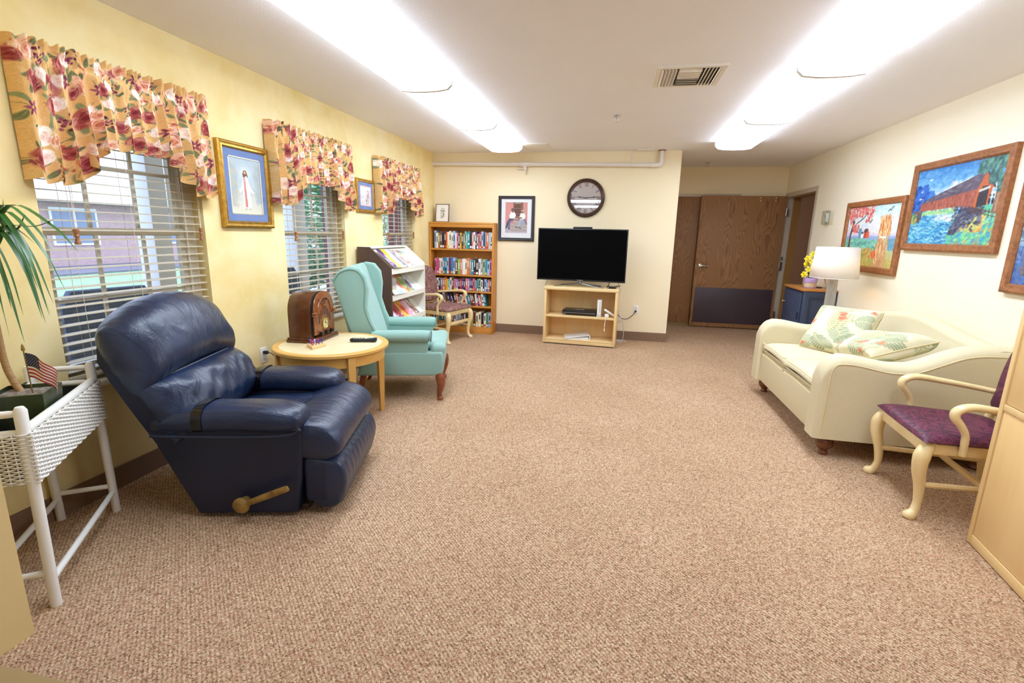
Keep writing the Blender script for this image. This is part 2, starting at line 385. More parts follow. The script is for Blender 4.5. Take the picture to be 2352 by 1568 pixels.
# doorway in the right wall: painted steel frame
d = MB(); fw = .055
e_ = .004; d.box(XR-.012, XR+.09, DY0-fw, DY0+e_, 0, DZ+fw).box(XR-.012, XR+.09, DY1-e_, DY1+fw, 0, DZ+fw).box(XR-.012, XR+.09, DY0+e_, DY1-e_, DZ-e_, DZ+fw)
d.box(XR+.05, XR+.07, DY0+e_, DY0+.02, 0, DZ-e_).box(XR+.05, XR+.07, DY1-.02, DY1-e_, 0, DZ-e_)
dr = d.build('trim_doorway', M_TRIM); struct(dr)
MB().box(XR+.02, XR+.05, DY1-.008, DY1, .93, 1.05).box(XR+.02, XR+.05, DY1-.008, DY1, 1.08, 1.13).build('strike_plate', M_METAL, dr)
o = MB().box(XR+.09, XR+.19, DY1-.01, DY1+.06, 0, DZ+.06).box(XR+.09, XR+.19, DY0-.06, DY0+.01, 0, DZ+.06).box(XR+.09, XR+.19, DY0+.01, DY1-.01, DZ-.01, DZ+.06); struct(o.build('trim_doorway_wood', mat('amber_wood_rail', '#98703c', .4), smooth=0))
d = MB().box(XW, 1.80, YB2-.02, YB2, 2.005, 2.045).box(1.76, 1.80, YB2-.02, YB2, 0, 2.005)
struct(d.build('trim_alcove', M_TRIM))
# closed door in the alcove wall, half covered by the open leaf
d2 = bpy.data.objects.new('door_1', None); C.objects.link(d2); d2.location = (.74, YB2, 0); struct(d2)
MB().rbox(0, 1.015, -.015, 0, .03, 2.003, .002).build('panel', M_DOOR, d2)
MB().box(0, 1.015, -.02, 0, .0, .028).build('sweep', mat('dull_brass', '#a58a58', .4, .6), d2)
# open leaf, hinged at the far jamb and swung back against the alcove wall
d1 = bpy.data.objects.new('door_2', None); C.objects.link(d1); d1.location = (XR-.01, YB2-.115, 0); d1.rotation_euler = (0, 0, PI+.018); struct(d1)
MB().rbox(0, 1.205, -.022, .022, .012, 2.012, .003).build('panel', oak_door('oak_veneer_leaf', '#8f6644', '#a57a50', '#7d5638'), d1)
MB().rbox(.03, 1.17, .022, .025, .075, .63, .001).build('kick_plate', mat('dark_plum_kick_plate', '#42343a', .5, c2='#483a40', nscale=3), d1)
h = MB().lathe([(.0, 0), (.036, 0), (.036, .008), (.028, .016), (.014, .018), (.014, .05), (0, .05)], 20, M=Matrix.Translation((1.135, .022, .965)) @ Matrix.Rotation(-PI/2, 4, 'X'))
h.tube([(1.135, .068, .965), (1.10, .072, .965), (1.06, .072, .962), (1.015, .066, .955)], [.013, .012, .010, .008], 10, smooth=3); h.build('lever_handle', M_CHROME, d1)
for x in (.16, .37):
    for z in (1.985, 1.945): MB().lathe([(0, 0), (.007, 0), (.006, .003), (0, .003)], 10, M=Matrix.Translation((x, .022, z)) @ Matrix.Rotation(-PI/2, 4, 'X')).build('screw_cap', M_WHITE, d1)
for z in (1.78, 1.0, .25): MB().cyl((-.004, .026, z-.055), (-.004, .026, z+.055), .009, 10).box(-.035, 0, .02, .024, z-.055, z+.055).build('hinge', M_METAL, d1)

# the room beyond the doorway
o = MB().box(5.3, 5.4, 5.5, 11, 0, 1.02); struct(o.build('wall_far', mat('burgundy_wainscot', '#5a2a2c', .6)))
o = MB().box(5.3, 5.4, 5.5, 11, 1.02, ZC); struct(o.build('wall_far_upper', mat('tan_brown_wallpaper', '#8c6a50', .7)))
o = MB().rbox(5.26, 5.3, 5.5, 10.8, 1.0, 1.08, .008); struct(o.build('trim_chair_rail', mat('amber_wood_rail', '#98703c', .4)))
o = MB().box(5.285, 5.3, 5.5, 10.8, 1.72, 1.86); 
kb = NT('floral_border_paper'); kb.set(.7); kb.l(kb.ramp(kb.noise(kb.co(), 14, 3), [(.35, '#3c2c22'), (.5, '#7a3b34'), (.6, '#8d7650'), (.7, '#4e4630')]), kb.b.inputs[0]); struct(o.build('trim_border', kb.m))
o = MB().box(5.2, 5.3, 5.5, 10.8, 1.95, 2.02).box(5.2, 5.3, 5.5, 10.8, 2.2, 2.27); struct(o.build('trim_upper', mat('amber_wood_rail', '#98703c', .4)))
o = MB().box(XR+.14, 5.4, 10.8, 11, 0, ZC).box(XR+.14, 5.4, 5.3, 5.5, 0, ZC); struct(o.build('wall_beyond', mat('tan_brown_wallpaper', '#8c6a50', .7)))
# ---------------------------------------------------------------- ceiling fixtures
M_LENS = emit('lit_acrylic_lens', '#deecff', LAMP); M_LENSS = emit('dimmer_lens_edge', '#deecff', LAMP*.55); M_LOB = emit('lobby_lens', '#deecff', LAMP*.4)
M_FIXT = mat('white_enamel', '#f0f0ee', .4)
def fixture(loc, rz, length, label, group, ml=None):
    t = thing('ceiling_light', label, 'light', loc, rz, group); L = length/2
    MB().rbox(-.17, .17, -L+.01, L-.01, -.03, 0, .004).build('housing', M_FIXT, t)
    prof = [(-.205, -.012), (-.2, -.05), (-.17, -.078), (-.09, -.088), (0, -.09), (.09, -.088), (.17, -.078), (.2, -.05), (.205, -.012)]
    rings = []
    for y, k in ((-L, .96), (-L+.012, 1), (L-.012, 1), (L, .96)): rings.append([(x*k, y, z*k) for x, z in prof])
    q = MB().loft(rings)
    for i, f in enumerate(q.f):
        zs = [q.v[k][2] for k in f]; xs = [abs(q.v[k][0]) for k in f]
        if min(xs) > .16 or len(f) > 4: q.mi[i] = 1
    q.build('lens', [ml or M_LENS, M_LENSS], t, smooth=50)
    for sg in (-1, 1):
        a_ = [[(x*k, sg*y, z*k-.001) for x, z in prof] for y, k in ((L-.009, 1.0), (L-.008, 1.018), (L+.003, 1.018), (L+.004, 1.0))]
        MB().loft(a_).build('end_cap', M_FIXT, t, smooth=30)
for x, side in ((-1.405, 'left'), (1.215, 'right')):
    for y, wh, ln in ((2.345, 'nearest', 2.42), (4.225, 'middle', 1.30), (5.55, 'farthest', 1.30)):
        fixture((x, y, ZC), 0, ln, 'long white fluorescent ceiling light, %s fixture in the %s row' % (wh, side), 'fluorescent lights in two rows')
for y in (-2.7, -6.8):
    for x in (-1.2, .12, 1.44): fixture((x, y, ZC), PI/2, 1.3, 'fluorescent ceiling light behind the viewer, seen only reflected in the clock glass', 'lobby ceiling lights', M_LOB)

M_VENT = mat('dusty_vent_enamel', '#e9e3d8', .5); M_VDARK = mat('dark_duct', '#3a332c', .8)
t = thing('ceiling_vent', 'square white louvred air vent in the ceiling between the two light rows', 'vent', (.39, 3.735, ZC))
f = MB(); a, b = .215, .215
for x0, x1, y0, y1 in ((-a, a, -b, -b+.03), (-a, a, b-.03, b), (-a, -a+.03, -b+.03, b-.03), (a-.03, a, -b+.03, b-.03)): f.box(x0, x1, y0, y1, -.014, 0)
f.build('frame', M_VENT, t); MB().box(-a+.03, a-.03, -b+.03, b-.03, -.003, 0).build('duct_opening', M_VDARK, t)
s = MB()
for k in range(5):
    for sg in (-1, 1):
        x = sg*(.092+.021*k); R = Matrix.Translation((x, 0, -.013)) @ Matrix.Rotation(-sg*.8, 4, 'Y'); s.box(-.012, .012, -b+.03, b-.03, -.001, .001, M=R)
for k in range(8):
    y = -.16+.046*k; R = Matrix.Translation((0, y, -.012)) @ Matrix.Rotation(.75 if k > 3 else -.75, 4, 'X'); s.box(-.07, .07, -.017, .017, -.001, .001, M=R)
s.build('louvre', M_VENT, t)
def sprinkler(loc, label):
    t = thing('ceiling_sprinkler', label, 'sprinkler', loc, 0, 'ceiling sprinklers')
    MB().lathe([(0, 0), (.034, 0), (.03, -.008), (.012, -.011), (.012, -.016), (0, -.016)], 20).build('escutcheon', M_METAL, t)
    q = MB().lathe([(0, -.014), (.009, -.014), (.009, -.026), (.004, -.03), (0, -.03)], 12).lathe([(0, -.052), (.016, -.052), (.016, -.055), (0, -.055)], 14)
    for sg in (-1, 1): q.tube([(sg*.008, 0, -.022), (sg*.014, 0, -.035), (sg*.003, 0, -.053)], .0022, 6)
    q.build('sprinkler_head', M_METAL, t)
sprinkler((-.074, 4.823, ZC), 'small steel sprinkler head in the ceiling between the light rows')
sprinkler((1.205, 7.817, ZC), 'small steel sprinkler head in the ceiling in front of the wooden doors')
t = tag(MB().rbox(-.16, .16, -.21, .21, -.012, 0, .004).box(-.14, .14, -.19, .19, -.015, -.012).build('access_panel', M_VENT, loc=(-1.035, 6.3, ZC)), 'flat beige access panel in the ceiling at the end of the left lights', 'ceiling panel')
t = thing('ceiling_grille', 'little white grille in the ceiling above the clock wall', 'vent', (.265, 6.66, ZC))
MB().rbox(-.1, .1, -.07, .07, -.01, 0, .003).build('frame', M_VENT, t)
q = MB()
for k in range(6): q.box(-.075, .075, -.048+.019*k-.004, -.048+.019*k+.004, -.013, -.009)
q.build('louvre', M_WHITE, t)

# sprinkler pipe along the back wall
M_PIPE = mat('white_painted_pipe', '#e4ded6', .4)
t = thing('sprinkler_pipe', 'white pipe running under the ceiling along the back wall with upturned end', 'pipe', (-1.0, YB-.05, 2.27))
MB().cyl((XL+1.0, 0, .025), (1.43, 0, -.006), .026, 18).build('main_pipe', M_PIPE, t)
MB().tube([(1.36, 0, -.006), (1.43, 0, -.006), (1.46, 0, .0), (1.475, 0, .02), (1.478, 0, .08)], .031, 16, smooth=4).cyl((1.478, 0, .07), (1.478, 0, .17), .026, 16).build('elbow', M_PIPE, t)
MB().lathe([(0, 0), (.05, 0), (.045, -.008), (.028, -.01), (0, -.01)], 18, (1.478, 0, .17)).build('escutcheon', mat('rusty_ring', '#8a6a54', .6), t)
MB().cyl((-.305, 0, .012), (-.2, 0, .012), .034, 16).cyl((-.25, 0, .0), (-.25, 0, -.06), .022, 14).lathe([(0, 0), (.012, 0), (.012, -.04), (.018, -.042), (.018, -.046), (0, -.046)], 12, (-.25, 0, -.06)).cyl((-.25, -.0, -.045), (-.36, 0, -.045), .006, 8).build('tee_fitting', M_PIPE, t)
MB().cyl((1.117, 0, 0), (1.117, 0, .17), .005, 8).tube([(1.117, .03*math.cos(a), -.003+.03*math.sin(a)) for a in np.linspace(0, 2*PI, 17)[:-1]], .005, 6, closed=True).build('hanger', M_PIPE, t)

# ---------------------------------------------------------------- blinds
M_SLAT = mat('cream_blind_slat', '#c6ba9f', .5); M_CORD = mat('cream_cord', '#e6dcc4', .8); M_TASSEL = mat('turned_wood_tassel', '#a06a42', .4)
BL = ['cream horizontal window blind behind the blue recliner and white planter', 'cream horizontal window blind behind the brown radio, in the middle window', 'cream horizontal window blind above the magazine rack']
for n, (a, b) in enumerate(WIN):
    W2 = (b-a)/2-.012; t = thing('window_blind', BL[n], 'blind', (XL-.038, (a+b)/2, WZ0), 0, 'window blinds'); H = WZ1-WZ0
    MB().rbox(-.028, .028, -W2, W2, H-.05, H-.004, .004).build('headrail', M_SLAT, t)
    q = MB(); ns = 30
    for k in range(ns):
        z = .075+(H-.15)*k/(ns-1); R = Matrix.Translation((0, 0, z)) @ Matrix.Rotation(math.radians(4), 4, 'Y')
        q.add([(x, y, .0025*(1-(x/.025)**2)+dz) for dz in (0, -.0028) for y in (-W2, W2) for x in (-.025, -.0125, 0, .0125, .025)],
              [(i, i+1, i+6, i+5) for i in range(4)]+[(i+10, i+15, i+16, i+11) for i in range(4)]+[(0, 5, 15, 10), (4, 14, 19, 9)]+[(i, i+10, i+11, i+1) for i in range(4)]+[(i+5, i+6, i+16, i+15) for i in range(4)], M=R)
    q.build('slats', M_SLAT, t)
    MB().rbox(-.026, .026, -W2, W2, .028, .05, .006).build('bottom_rail', M_SLAT, t)
    for y in (-W2*.72, -W2*.02, W2*.74):
        q = MB()
        for x in (-.027, .027): q.tube([(x, y, .04), (x, y, H-.05)], .0011, 5)
        q.build('ladder_cord', M_CORD, t)
    for y, z, k in ((-W2*.7, 1.285-WZ0, 1), (W2*.955, 1.30-WZ0, .8)):
        c = MB().tube([(.034, y, H-.04), (.036, y, z+.06)], .0015, 5).tube([(.034, y+.02, H-.04), (.037, y+.004, z+.06)], .0012, 5).build('pull_cord', M_CORD, t)
        MB().lathe([(0, .075), (.012*k, .072), (.013*k, .06), (.008*k, .048), (.012*k, .04), (.007*k, .03), (.009*k, .018), (.014*k, .008), (.013*k, 0), (0, -.002)], 14, (.036, y, z)).build('tassel', M_TASSEL, c)

# ---------------------------------------------------------------- floral valances
ROSE = [['#6e2430', '#8c363c', '#ad5852', '#d2917f'], ['#b8584a', '#d98668', '#efc0a0', '#f6dcc4'], ['#d8a49a', '#eccbbb', '#f7e8da', '#fff6ec'], ['#5d2138', '#7a3350', '#99506c', '#bb7f92']]
LEAF = ['#6a7453', '#858f68', '#55604a', '#9aa078']
def rose(c, x, y, r, pal):
    for k in range(6):
        a = k*2*PI/6+c.r.uniform(0, 1); c.ell(x+.55*r*math.cos(a), y+.55*r*math.sin(a), .55*r, .42*r, pal[2+(k % 2)], a+PI/2, .95)
    for k in range(9):
        a = c.r.uniform(0, 2*PI); q = c.r.uniform(.1, .8)*r; c.ell(x+q*math.cos(a), y+q*math.sin(a), .3*r, .08*r, pal[k % 2], a+PI/2, .7)
    for k in range(16):
        a = c.r.uniform(0, 2*PI); q = c.r.uniform(.3, 1.0)*r; b = a+.5; c.line([(x+q*math.cos(a), y+q*math.sin(a)), (x+q*1.03*math.cos(b), y+q*1.03*math.sin(b))], .006, pal[k % 4], .75)
    for q, p in ((.5, 1), (.38, 2), (.27, 0), (.13, 1)): c.ell(x, y-.05*r, q*r, q*r*.9, pal[p], 0, .75)
def leaf(c, x, y, r, a):
    cl = c.r.randint(3); c.ell(x, y, r, .42*r, LEAF[cl], a, .92); c.line([(x-r*.9*math.cos(a), y-r*.9*math.sin(a)), (x+r*.9*math.cos(a), y+r*.9*math.sin(a))], .0035, LEAF[3], .8)
def floral(w, h, asp, seed):
    c = Canvas(w, h, '#e0b679', asp, seed); c.dabs(260, 0, asp, 0, 1, ['#ebc890', '#dcae6c', '#eccfa0', '#e0b67c'], .03, .35)
    n = int(asp/.18); pts = []
    for i in range(n):
        for j in range(5):
            pts.append(((i+.5+(j % 2)*.5+c.r.uniform(-.2, .2))*.18, (j+.5)/5+c.r.uniform(-.05, .05), (i*3+j*2+c.r.randint(2)) % 7))
    for x, y, k in pts:
        a0 = c.r.uniform(0, 6)
        for q in range(4 if k < 5 else 2): leaf(c, x+.085*math.cos(a0+q*1.7), y+.085*math.sin(a0+q*1.7), c.r.uniform(.036, .056), a0+q*1.7+.4)
        for q in range(2): c.line([(x, y), (x+.1*math.cos(a0+q*2.4+.6), y+.1*math.sin(a0+q*2.4+.6))], .005, '#6d7350', .8)
    for x, y, k in pts:
        if k in (0, 3): rose(c, x, y, .088, ROSE[0]); rose(c, x+.09, y+.05, .06, ROSE[2])
        elif k == 1: rose(c, x, y, .098, ROSE[1]); rose(c, x-.09, y-.05, .055, ROSE[0])
        elif k == 2: rose(c, x-.02, y, .08, ROSE[2]); rose(c, x+.07, y-.05, .06, ROSE[1])
        elif k == 4:
            for q in range(16): c.ell(x+c.r.normal()*.026, y+c.r.normal()*.04, .012, .012, ROSE[3][q % 3], 0, .95)
        elif k == 5:
            for q in range(6): c.ell(x+.03*math.cos(q*1.05), y+.03*math.sin(q*1.05), .034, .013, ROSE[3][1+q % 2], q*1.05, .95)
            c.ell(x, y, .012, .012, '#e8c070')
        else:
            for q in range(7): c.ell(x+c.r.normal()*.03, y+c.r.normal()*.03, .018, .014, ROSE[1][q % 3], q, .9)
    c.speck(.02); return c
M_CLOTH = vcol('printed_floral_cloth', .85, .15, bump=.1, bscale=700)
VAL = [(1.735, 2.745), (3.295, 4.42), (4.935, 6.045)]
VL = ['largest gathered floral valance, nearest, over the window behind the recliner', 'gathered floral valance over the middle window, between the two blue-matted pictures', 'gathered floral valance over the farthest window near the bookcase']
for n, (ya, yb) in enumerate(VAL):
    t = thing('window_valance', VL[n], 'valance', (XL, (ya+yb)/2, 1.55), 0, 'floral valances')
    nu, nv = 620, 170; rr = np.random.RandomState(30+n); c = floral(nu, nv, 3.1, 11+n)
    T = np.linspace(0, 1, nu); ph = np.cumsum(.7+.6*np.interp(np.linspace(0, 40, nu), np.arange(42), rr.rand(42))); ph = ph/ph[-1]*2*PI*14
    amp = .45+1.0*np.interp(np.linspace(0, 18, nu), np.arange(20), rr.rand(20))
    half = (yb-ya)/2; V = np.linspace(0, 1, nv)
    e = np.clip((.5-np.abs(T-.5))/.5, 0, 1); sm = np.clip((e-.28)/.44, 0, 1); sm = sm*sm*(3-2*sm)
    zb = .012+.185*sm+.012*np.sin(ph)*(1-.3*sm); ztop = .585+.007*np.sin(ph*2.3+1)
    P = np.zeros((nv, nu, 3))
    for j, v in enumerate(V):
        z = zb+(ztop-zb)*v; d = .55-z                      # below the rod line at .53
        rodk = np.exp(-((z-.515)/.016)**2)
        A = np.where(z < .515, .006+.026*np.clip((.515-z)/.36, 0, 1)**.8, .011)*amp
        near = np.clip((z-.30)/.2, 0, 1); wob = np.sin(ph+.5*np.sin(ph*.37+2)*(1-v)) + (.3+.35*near)*np.sin(2*ph+1.3*np.sin(ph*.21)) + .3*near*np.sin(3.1*ph)
        hdr = np.sin(ph*2.3+.8)*.012*np.clip((z-.535)/.03, 0, 1)
        x = .098+A*wob*(1-.6*rodk)+hdr+.012*np.sin(v*9+ph*.5)*np.exp(-((z-.49)/.03)**2)+.02*np.clip(.5-z, 0, 1)
        edge = np.clip(np.minimum(T, 1-T)/.035, 0, 1); x = .012+(x-.012)*np.sqrt(edge*(2-edge))
        y = (T-.5)*2*half*(.985+.02*(1-v)) + .5*A*np.cos(ph*1.0)*(1-v)
        P[j, :, 0], P[j, :, 1], P[j, :, 2] = x, y, z
    c.build('curtain', None, None, None, M_CLOTH, t, P=P)
    L = (yb-ya)/2
    MB().tube([(.0, -L+.05, .515), (.055, -L+.05, .515), (.066, -L+.07, .515), (.066, L-.07, .515), (.055, L-.05, .515), (0, L-.05, .515)], .011, 8, sx=.35, sy=1.2).build('curtain_rod', M_VINYL, t)

# ---------------------------------------------------------------- framed pictures
def frame(t, w, h, bw, dep, m, bev=.012, name='frame', ridge=0, ridge_m=None, beads=0):
    """picture frame in local x (left-right), z (up), facing -y; depth along y from 0 (wall) to -dep"""
    prof = [(0, 0), (0, -dep*.8), (bw*.25, -dep), (bw*.55, -dep*.85), (bw*.8, -dep*.9), (bw, -dep*.5), (bw, 0)]
    def ring(sx, sz): return [(sx*(w/2-p), d, sz*(h/2-p)) for p, d in prof]
    o = MB().loft([ring(-1, -1), ring(1, -1), ring(1, 1), ring(-1, 1)], caps=False, ringclose=True)
    if beads:
        nx, nz = int(w/beads), int(h/beads)
        for k in range(nx):
            for sz in (-1, 1): o.lathe([(0, 0), (beads*.34, 0), (0, beads*.12)], 6, M=Matrix.Translation(((k+.5)/nx*(w-bw)-(w-bw)/2, -dep*.97, sz*(h/2-bw*.27))) @ Matrix.Rotation(PI/2, 4, 'X'))
        for k in range(nz):
            for sx in (-1, 1): o.lathe([(0, 0), (beads*.34, 0), (0, beads*.12)], 6, M=Matrix.Translation((sx*(w/2-bw*.27), -dep*.97, (k+.5)/nz*(h-bw)-(h-bw)/2)) @ Matrix.Rotation(PI/2, 4, 'X'))
    o.build(name, m, t, smooth=30)
    MB().box(-w/2+bw*.6, w/2-bw*.6, -.008, 0, -h/2+bw*.6, h/2-bw*.6).build('backing', mat('brown_card', '#8a7456', .8), t, smooth=0)
def mat_board(t, w, h, iw, ih, cz, m, y, name='mat_board', lw=.004, lm=None):
    o = MB()
    for x0, x1, z0, z1 in ((-w/2, w/2, -h/2, cz-ih/2), (-w/2, w/2, cz+ih/2, h/2), (-w/2, -iw/2, cz-ih/2, cz+ih/2), (iw/2, w/2, cz-ih/2, cz+ih/2)): o.box(x0, x1, y, y+.003, z0, z1)
    o.build(name, m, t, smooth=0)
    if lm:
        o = MB(); a, b = iw/2, ih/2
        for x0, x1, z0, z1 in ((-a, a, -b, -b+lw), (-a, a, b-lw, b), (-a, -a+lw, -b, b), (a-lw, a, -b, b)): o.box(x0, x1, y-.0015, y+.002, cz+z0, cz+z1)
        o.build('inner_mat', lm, t, smooth=0)
M_ART = vcol('printed_picture', .55, .3); M_PAINT = vcol('painted_picture', .5, .35)
M_GOLD = mat('gilded_frame', '#c39a45', .35, .75, c2='#a87c2c', nscale=30); M_MATBLUE = mat('slate_blue_mat', '#6d84b4', .8); M_CRM = mat('cream_mat', '#e6e0c6', .8)
RZL, RZR = PI/2, -PI/2      # facing +x from the left wall, facing -x from the right wall

# robed figure in mist
c = Canvas(100, 150, '#c9d6dc', .62, 3)
c.grad([(0, '#dcd8c2'), (.25, '#d0d2c6'), (.6, '#b6c6cc'), (1, '#aebfc8')]); c.dabs(160, 0, .14, .15, .9, ['#a8b3b0', '#b9bba8', '#9fb0b8', '#c7b8a4'], .03, .3); c.dabs(140, .5, .62, .2, .9, ['#9aabb8', '#b0bac0', '#a8b4a8'], .03, .3)
for k in range(14): c.ell(.31, .74, .2-.013*k, .2-.013*k, '#f2f0dc', 0, .09, 1)
c.ell(.33, .28, .1, .13, '#8ea0b0', 0, .5, .8); c.ell(.4, .42, .09, .1, '#96a6b4', 0, .45, .8); c.ell(.2, .42, .05, .07, '#a2b0ba', 0, .4, .8)
c.poly([(.27, .66), (.35, .66), (.39, .5), (.4, .12), (.24, .12), (.25, .5)], '#f1ece0'); c.poly([(.275, .655), (.23, .5), (.17, .42), (.19, .38), (.27, .46), (.28, .6)], '#eef0ef'); c.poly([(.345, .655), (.4, .5), (.46, .41), (.44, .37), (.36, .46), (.34, .6)], '#ece7da')
c.poly([(.275, .66), (.305, .66), (.325, .13), (.275, .13)], '#cf8880'); c.poly([(.29, .5), (.3, .5), (.31, .15), (.29, .15)], '#c47870', .6)
for x in (.335, .36, .378): c.line([(x-.01, .6), (x, .15)], .006, '#d8cdb8', .7)
c.ell(.165, .4, .022, .016, '#dcb89c'); c.ell(.465, .385, .022, .016, '#dcb89c'); c.ell(.285, .1, .03, .018, '#c9b7a6'); c.ell(.36, .1, .03, .018, '#c9b7a6')
c.poly([(.268, .66), (.26, .72), (.285, .785), (.335, .785), (.36, .7), (.365, .655), (.33, .69), (.29, .66)], '#6e4a34'); c.ell(.307, .735, .026, .04, '#cfa486'); c.ell(.307, .705, .022, .022, '#70503c'); c.speck(.012)
t = thing('framed_picture', 'gold-framed print of a robed bearded figure with a red sash, blue mat', 'picture', (XL, 3.08, 1.6585), RZL)
frame(t, .485, .553, .045, .035, M_GOLD, beads=.016); mat_board(t, .41, .478, .3, .375, .0, M_MATBLUE, -.014, lm=M_CRM, lw=.007)
c.build('print', (-.15, -.011, -.1875), (.3, 0, 0), (0, 0, .375), M_ART, t); MB().box(-.2, .2, -.017, -.0155, -.235, .235).build('glazing', M_PGLASS, t, smooth=0)
# small flower print
c = Canvas(60, 60, '#e6e0e4', 1, 5); c.grad([(0, '#dcd6d8'), (1, '#ece8ea')]); c.dabs(90, .1, .9, .05, .5, ['#c6ccc0', '#d9c6cc', '#cfd4da'], .035, .4)
for k in range(6): c.line([(.5+.05*k, .08), (.55+.06*k, .3+.09*k)], .018, '#7f9078', .8); c.ell(.55+.06*k, .3+.09*k, .05, .05, ['#b05878', '#d08098', '#93446a'][k % 3], 0, .85, .6)
c.dabs(20, .55, .9, .2, .8, ['#b8607c', '#8a4668', '#8ea088'], .025, .7); c.speck(.015)
t = thing('framed_picture', 'small gold-framed flower print with blue mat, between the far two valances', 'picture', (XL, 4.765, 1.722), RZL)
frame(t, .37, .325, .032, .025, M_GOLD, beads=.018); mat_board(t, .315, .27, .225, .195, 0, M_MATBLUE, -.013, lm=mat('pink_inner_mat', '#dcb6b2', .8), lw=.008)
c.build('print', (-.1125, -.011, -.0975), (.225, 0, 0), (0, 0, .195), M_ART, t); MB().box(-.155, .155, -.016, -.0145, -.132, .132).build('glazing', M_PGLASS, t, smooth=0)

# two boys on a stoop
c = Canvas(84, 112, '#c98880', .75, 8); c.grad([(0, '#b4a8b0'), (.2, '#b0a4a8'), (.35, '#cf8f88'), (1, '#d08a84')])
for j in range(26):
    v = .3+.7*j/26; c.line([(0, v), (.75, v)], .004, '#dca8a0', .6)
    for i in range(9): c.line([((i+.5*(j % 2))*.09, v), ((i+.5*(j % 2))*.09, v+.027)], .004, '#dca8a0', .5)
c.rect(.27, .6, .45, 1, '#7c5a54'); c.rect(.31, .52, .5, .97, '#6a4640'); 
for v in (.62, .8): c.line([(.31, v), (.52, v)], .012, '#a08078')
c.rect(.31, .52, .95, .985, '#a3967e'); c.rect(.33, .47, .4, .55, '#8e6c62'); c.poly([(0, .0), (.75, 0), (.75, .08), (.2, .08), (0, .2)], '#bdb4c0')
for z0, x0 in ((.06, .2), (.17, .19), (.28, .3)): c.rect(x0, .73, z0, z0+.1, '#ada29c'); c.line([(x0, z0+.1), (.73, z0+.1)], .012, '#d6cec6'); c.line([(x0, z0), (.73, z0)], .01, '#84787a')
for bx, bz, s in ((.24, .58, 1), (.58, .555, .9)):
    c.poly([(bx-.11*s, bz-.02), (bx-.06*s, bz+.1), (bx+.07*s, bz+.1), (bx+.12*s, bz), (bx+.07*s, bz-.12), (bx-.08*s, bz-.12)], '#f0eeea')
    c.ell(bx, bz+.16*s, .042, .052, '#8a6a5c'); c.ell(bx, bz+.195*s, .052, .03, ['#4e4858', '#c0aa98'][s < 1]); c.ell(bx+.01, bz+.1, .02, .02, '#7c5e52')
c.poly([(.14, .47), (.3, .47), (.28, .4), (.16, .36), (.07, .16), (0, .13), (.06, .36)], '#565264'); c.line([(.27, .43), (.15, .36), (.13, .15)], .05, '#6c7292'); c.line([(.13, .16), (.13, .12)], .04, '#4a4450'); c.line([(.62, .43), (.5, .4), (.47, .26)], .06, '#a7b3cc'); c.line([(.64, .43), (.58, .36), (.55, .24)], .06, '#98a6c2'); c.ell(.54, .47, .05, .022, '#c8a890'); c.ell(.53, .5, .04, .02, '#4c4038')
c.line([(.66, .44), (.73, .3)], .05, '#746c80'); c.line([(.36, .2), (.42, .17)], .03, '#4c4650'); c.line([(.47, .18), (.53, .15)], .03, '#4c4650'); c.rect(.31, .45, .42, .49, '#a99a94'); c.line([(.33, .44), (.43, .44)], .01, '#75656a'); c.speck(.02)
t = thing('framed_picture', 'black-framed print of two seated boys in white shirts, left of the television', 'picture', (-1.363, YB, 1.584), 0)
frame(t, .5, .595, .042, .028, mat('black_frame', '#2c2b30', .35)); mat_board(t, .42, .515, .305, .405, .012, mat('white_mat', '#e6e8ea', .8), -.013)
c.build('print', (-.1525, -.011, -.1905), (.305, 0, 0), (0, 0, .405), M_ART, t); MB().box(-.21, .21, -.016, -.0145, -.255, .255).build('glazing', M_PGLASS, t, smooth=0)

# ---- the three landscapes on the right wall
M_WFR = mat('carved_walnut_frame', '#84502a', .45, c2='#a86c3e', nscale=40, bump=.8, bscale=75, bdist=.006)
def landscape(label, y, z, w, h, cv):
    t = thing('framed_painting', label, 'painting', (XR, y, z), RZR, 'landscape paintings')
    frame(t, w, h, .058, .04, M_WFR); iw, ih = w-.108, h-.108
    cv.build('canvas', (-iw/2, -.016, -ih/2), (iw, 0, 0), (0, 0, ih), M_PAINT, t)
# autumn farm: tree with red leaves, red barn, corn shock, pumpkin
c = Canvas(210, 130, '#d5e2e4', 1.64, 21); c.grad([(0, '#c9a860'), (.25, '#b8bc88'), (.42, '#8fc0b4'), (.47, '#a5b6d8'), (.55, '#dccfdc'), (.75, '#d8e0e4'), (1, '#a9d4dc')])
c.dabs(200, 0, 1.64, .55, 1, ['#e6dcd8', '#cfe0e4', '#e8e4da', '#bfdce2'], .03, .35, 0); c.rect(0, 1.64, .44, .5, '#7fa0cc', .6); c.poly([(0, .44), (.5, .47), (1.0, .43), (1.64, .46), (1.64, .3), (0, .3)], '#79bfa8'); c.dabs(160, 0, 1.64, .28, .44, ['#5ea99a', '#8fccb0', '#4d9098', '#a8d4a8'], .018, .6, 0)
c.dabs(320, 0, 1.2, 0, .3, ['#c98f48', '#b87838', '#d9b060', '#a8a848', '#c4a050', '#9a8a3c'], .02, .6, .5); c.dabs(120, .5, 1.64, 0, .12, ['#98a850', '#b8bc68', '#c8a850'], .02, .6, 1.2)
c.poly([(.1, .1), (.21, .1), (.17, .5), (.25, .75), (.2, .78), (.12, .55)], '#5d4d4c'); c.line([(.16, .55), (.32, .72), (.52, .8), (.66, .92)], .022, '#5f5050'); c.line([(.2, .68), (.12, .9)], .03, '#5f5050'); c.line([(.25, .66), (.4, .62)], .014, '#5f5050'); c.line([(.2, .74), (.3, .96)], .018, '#5f5050')
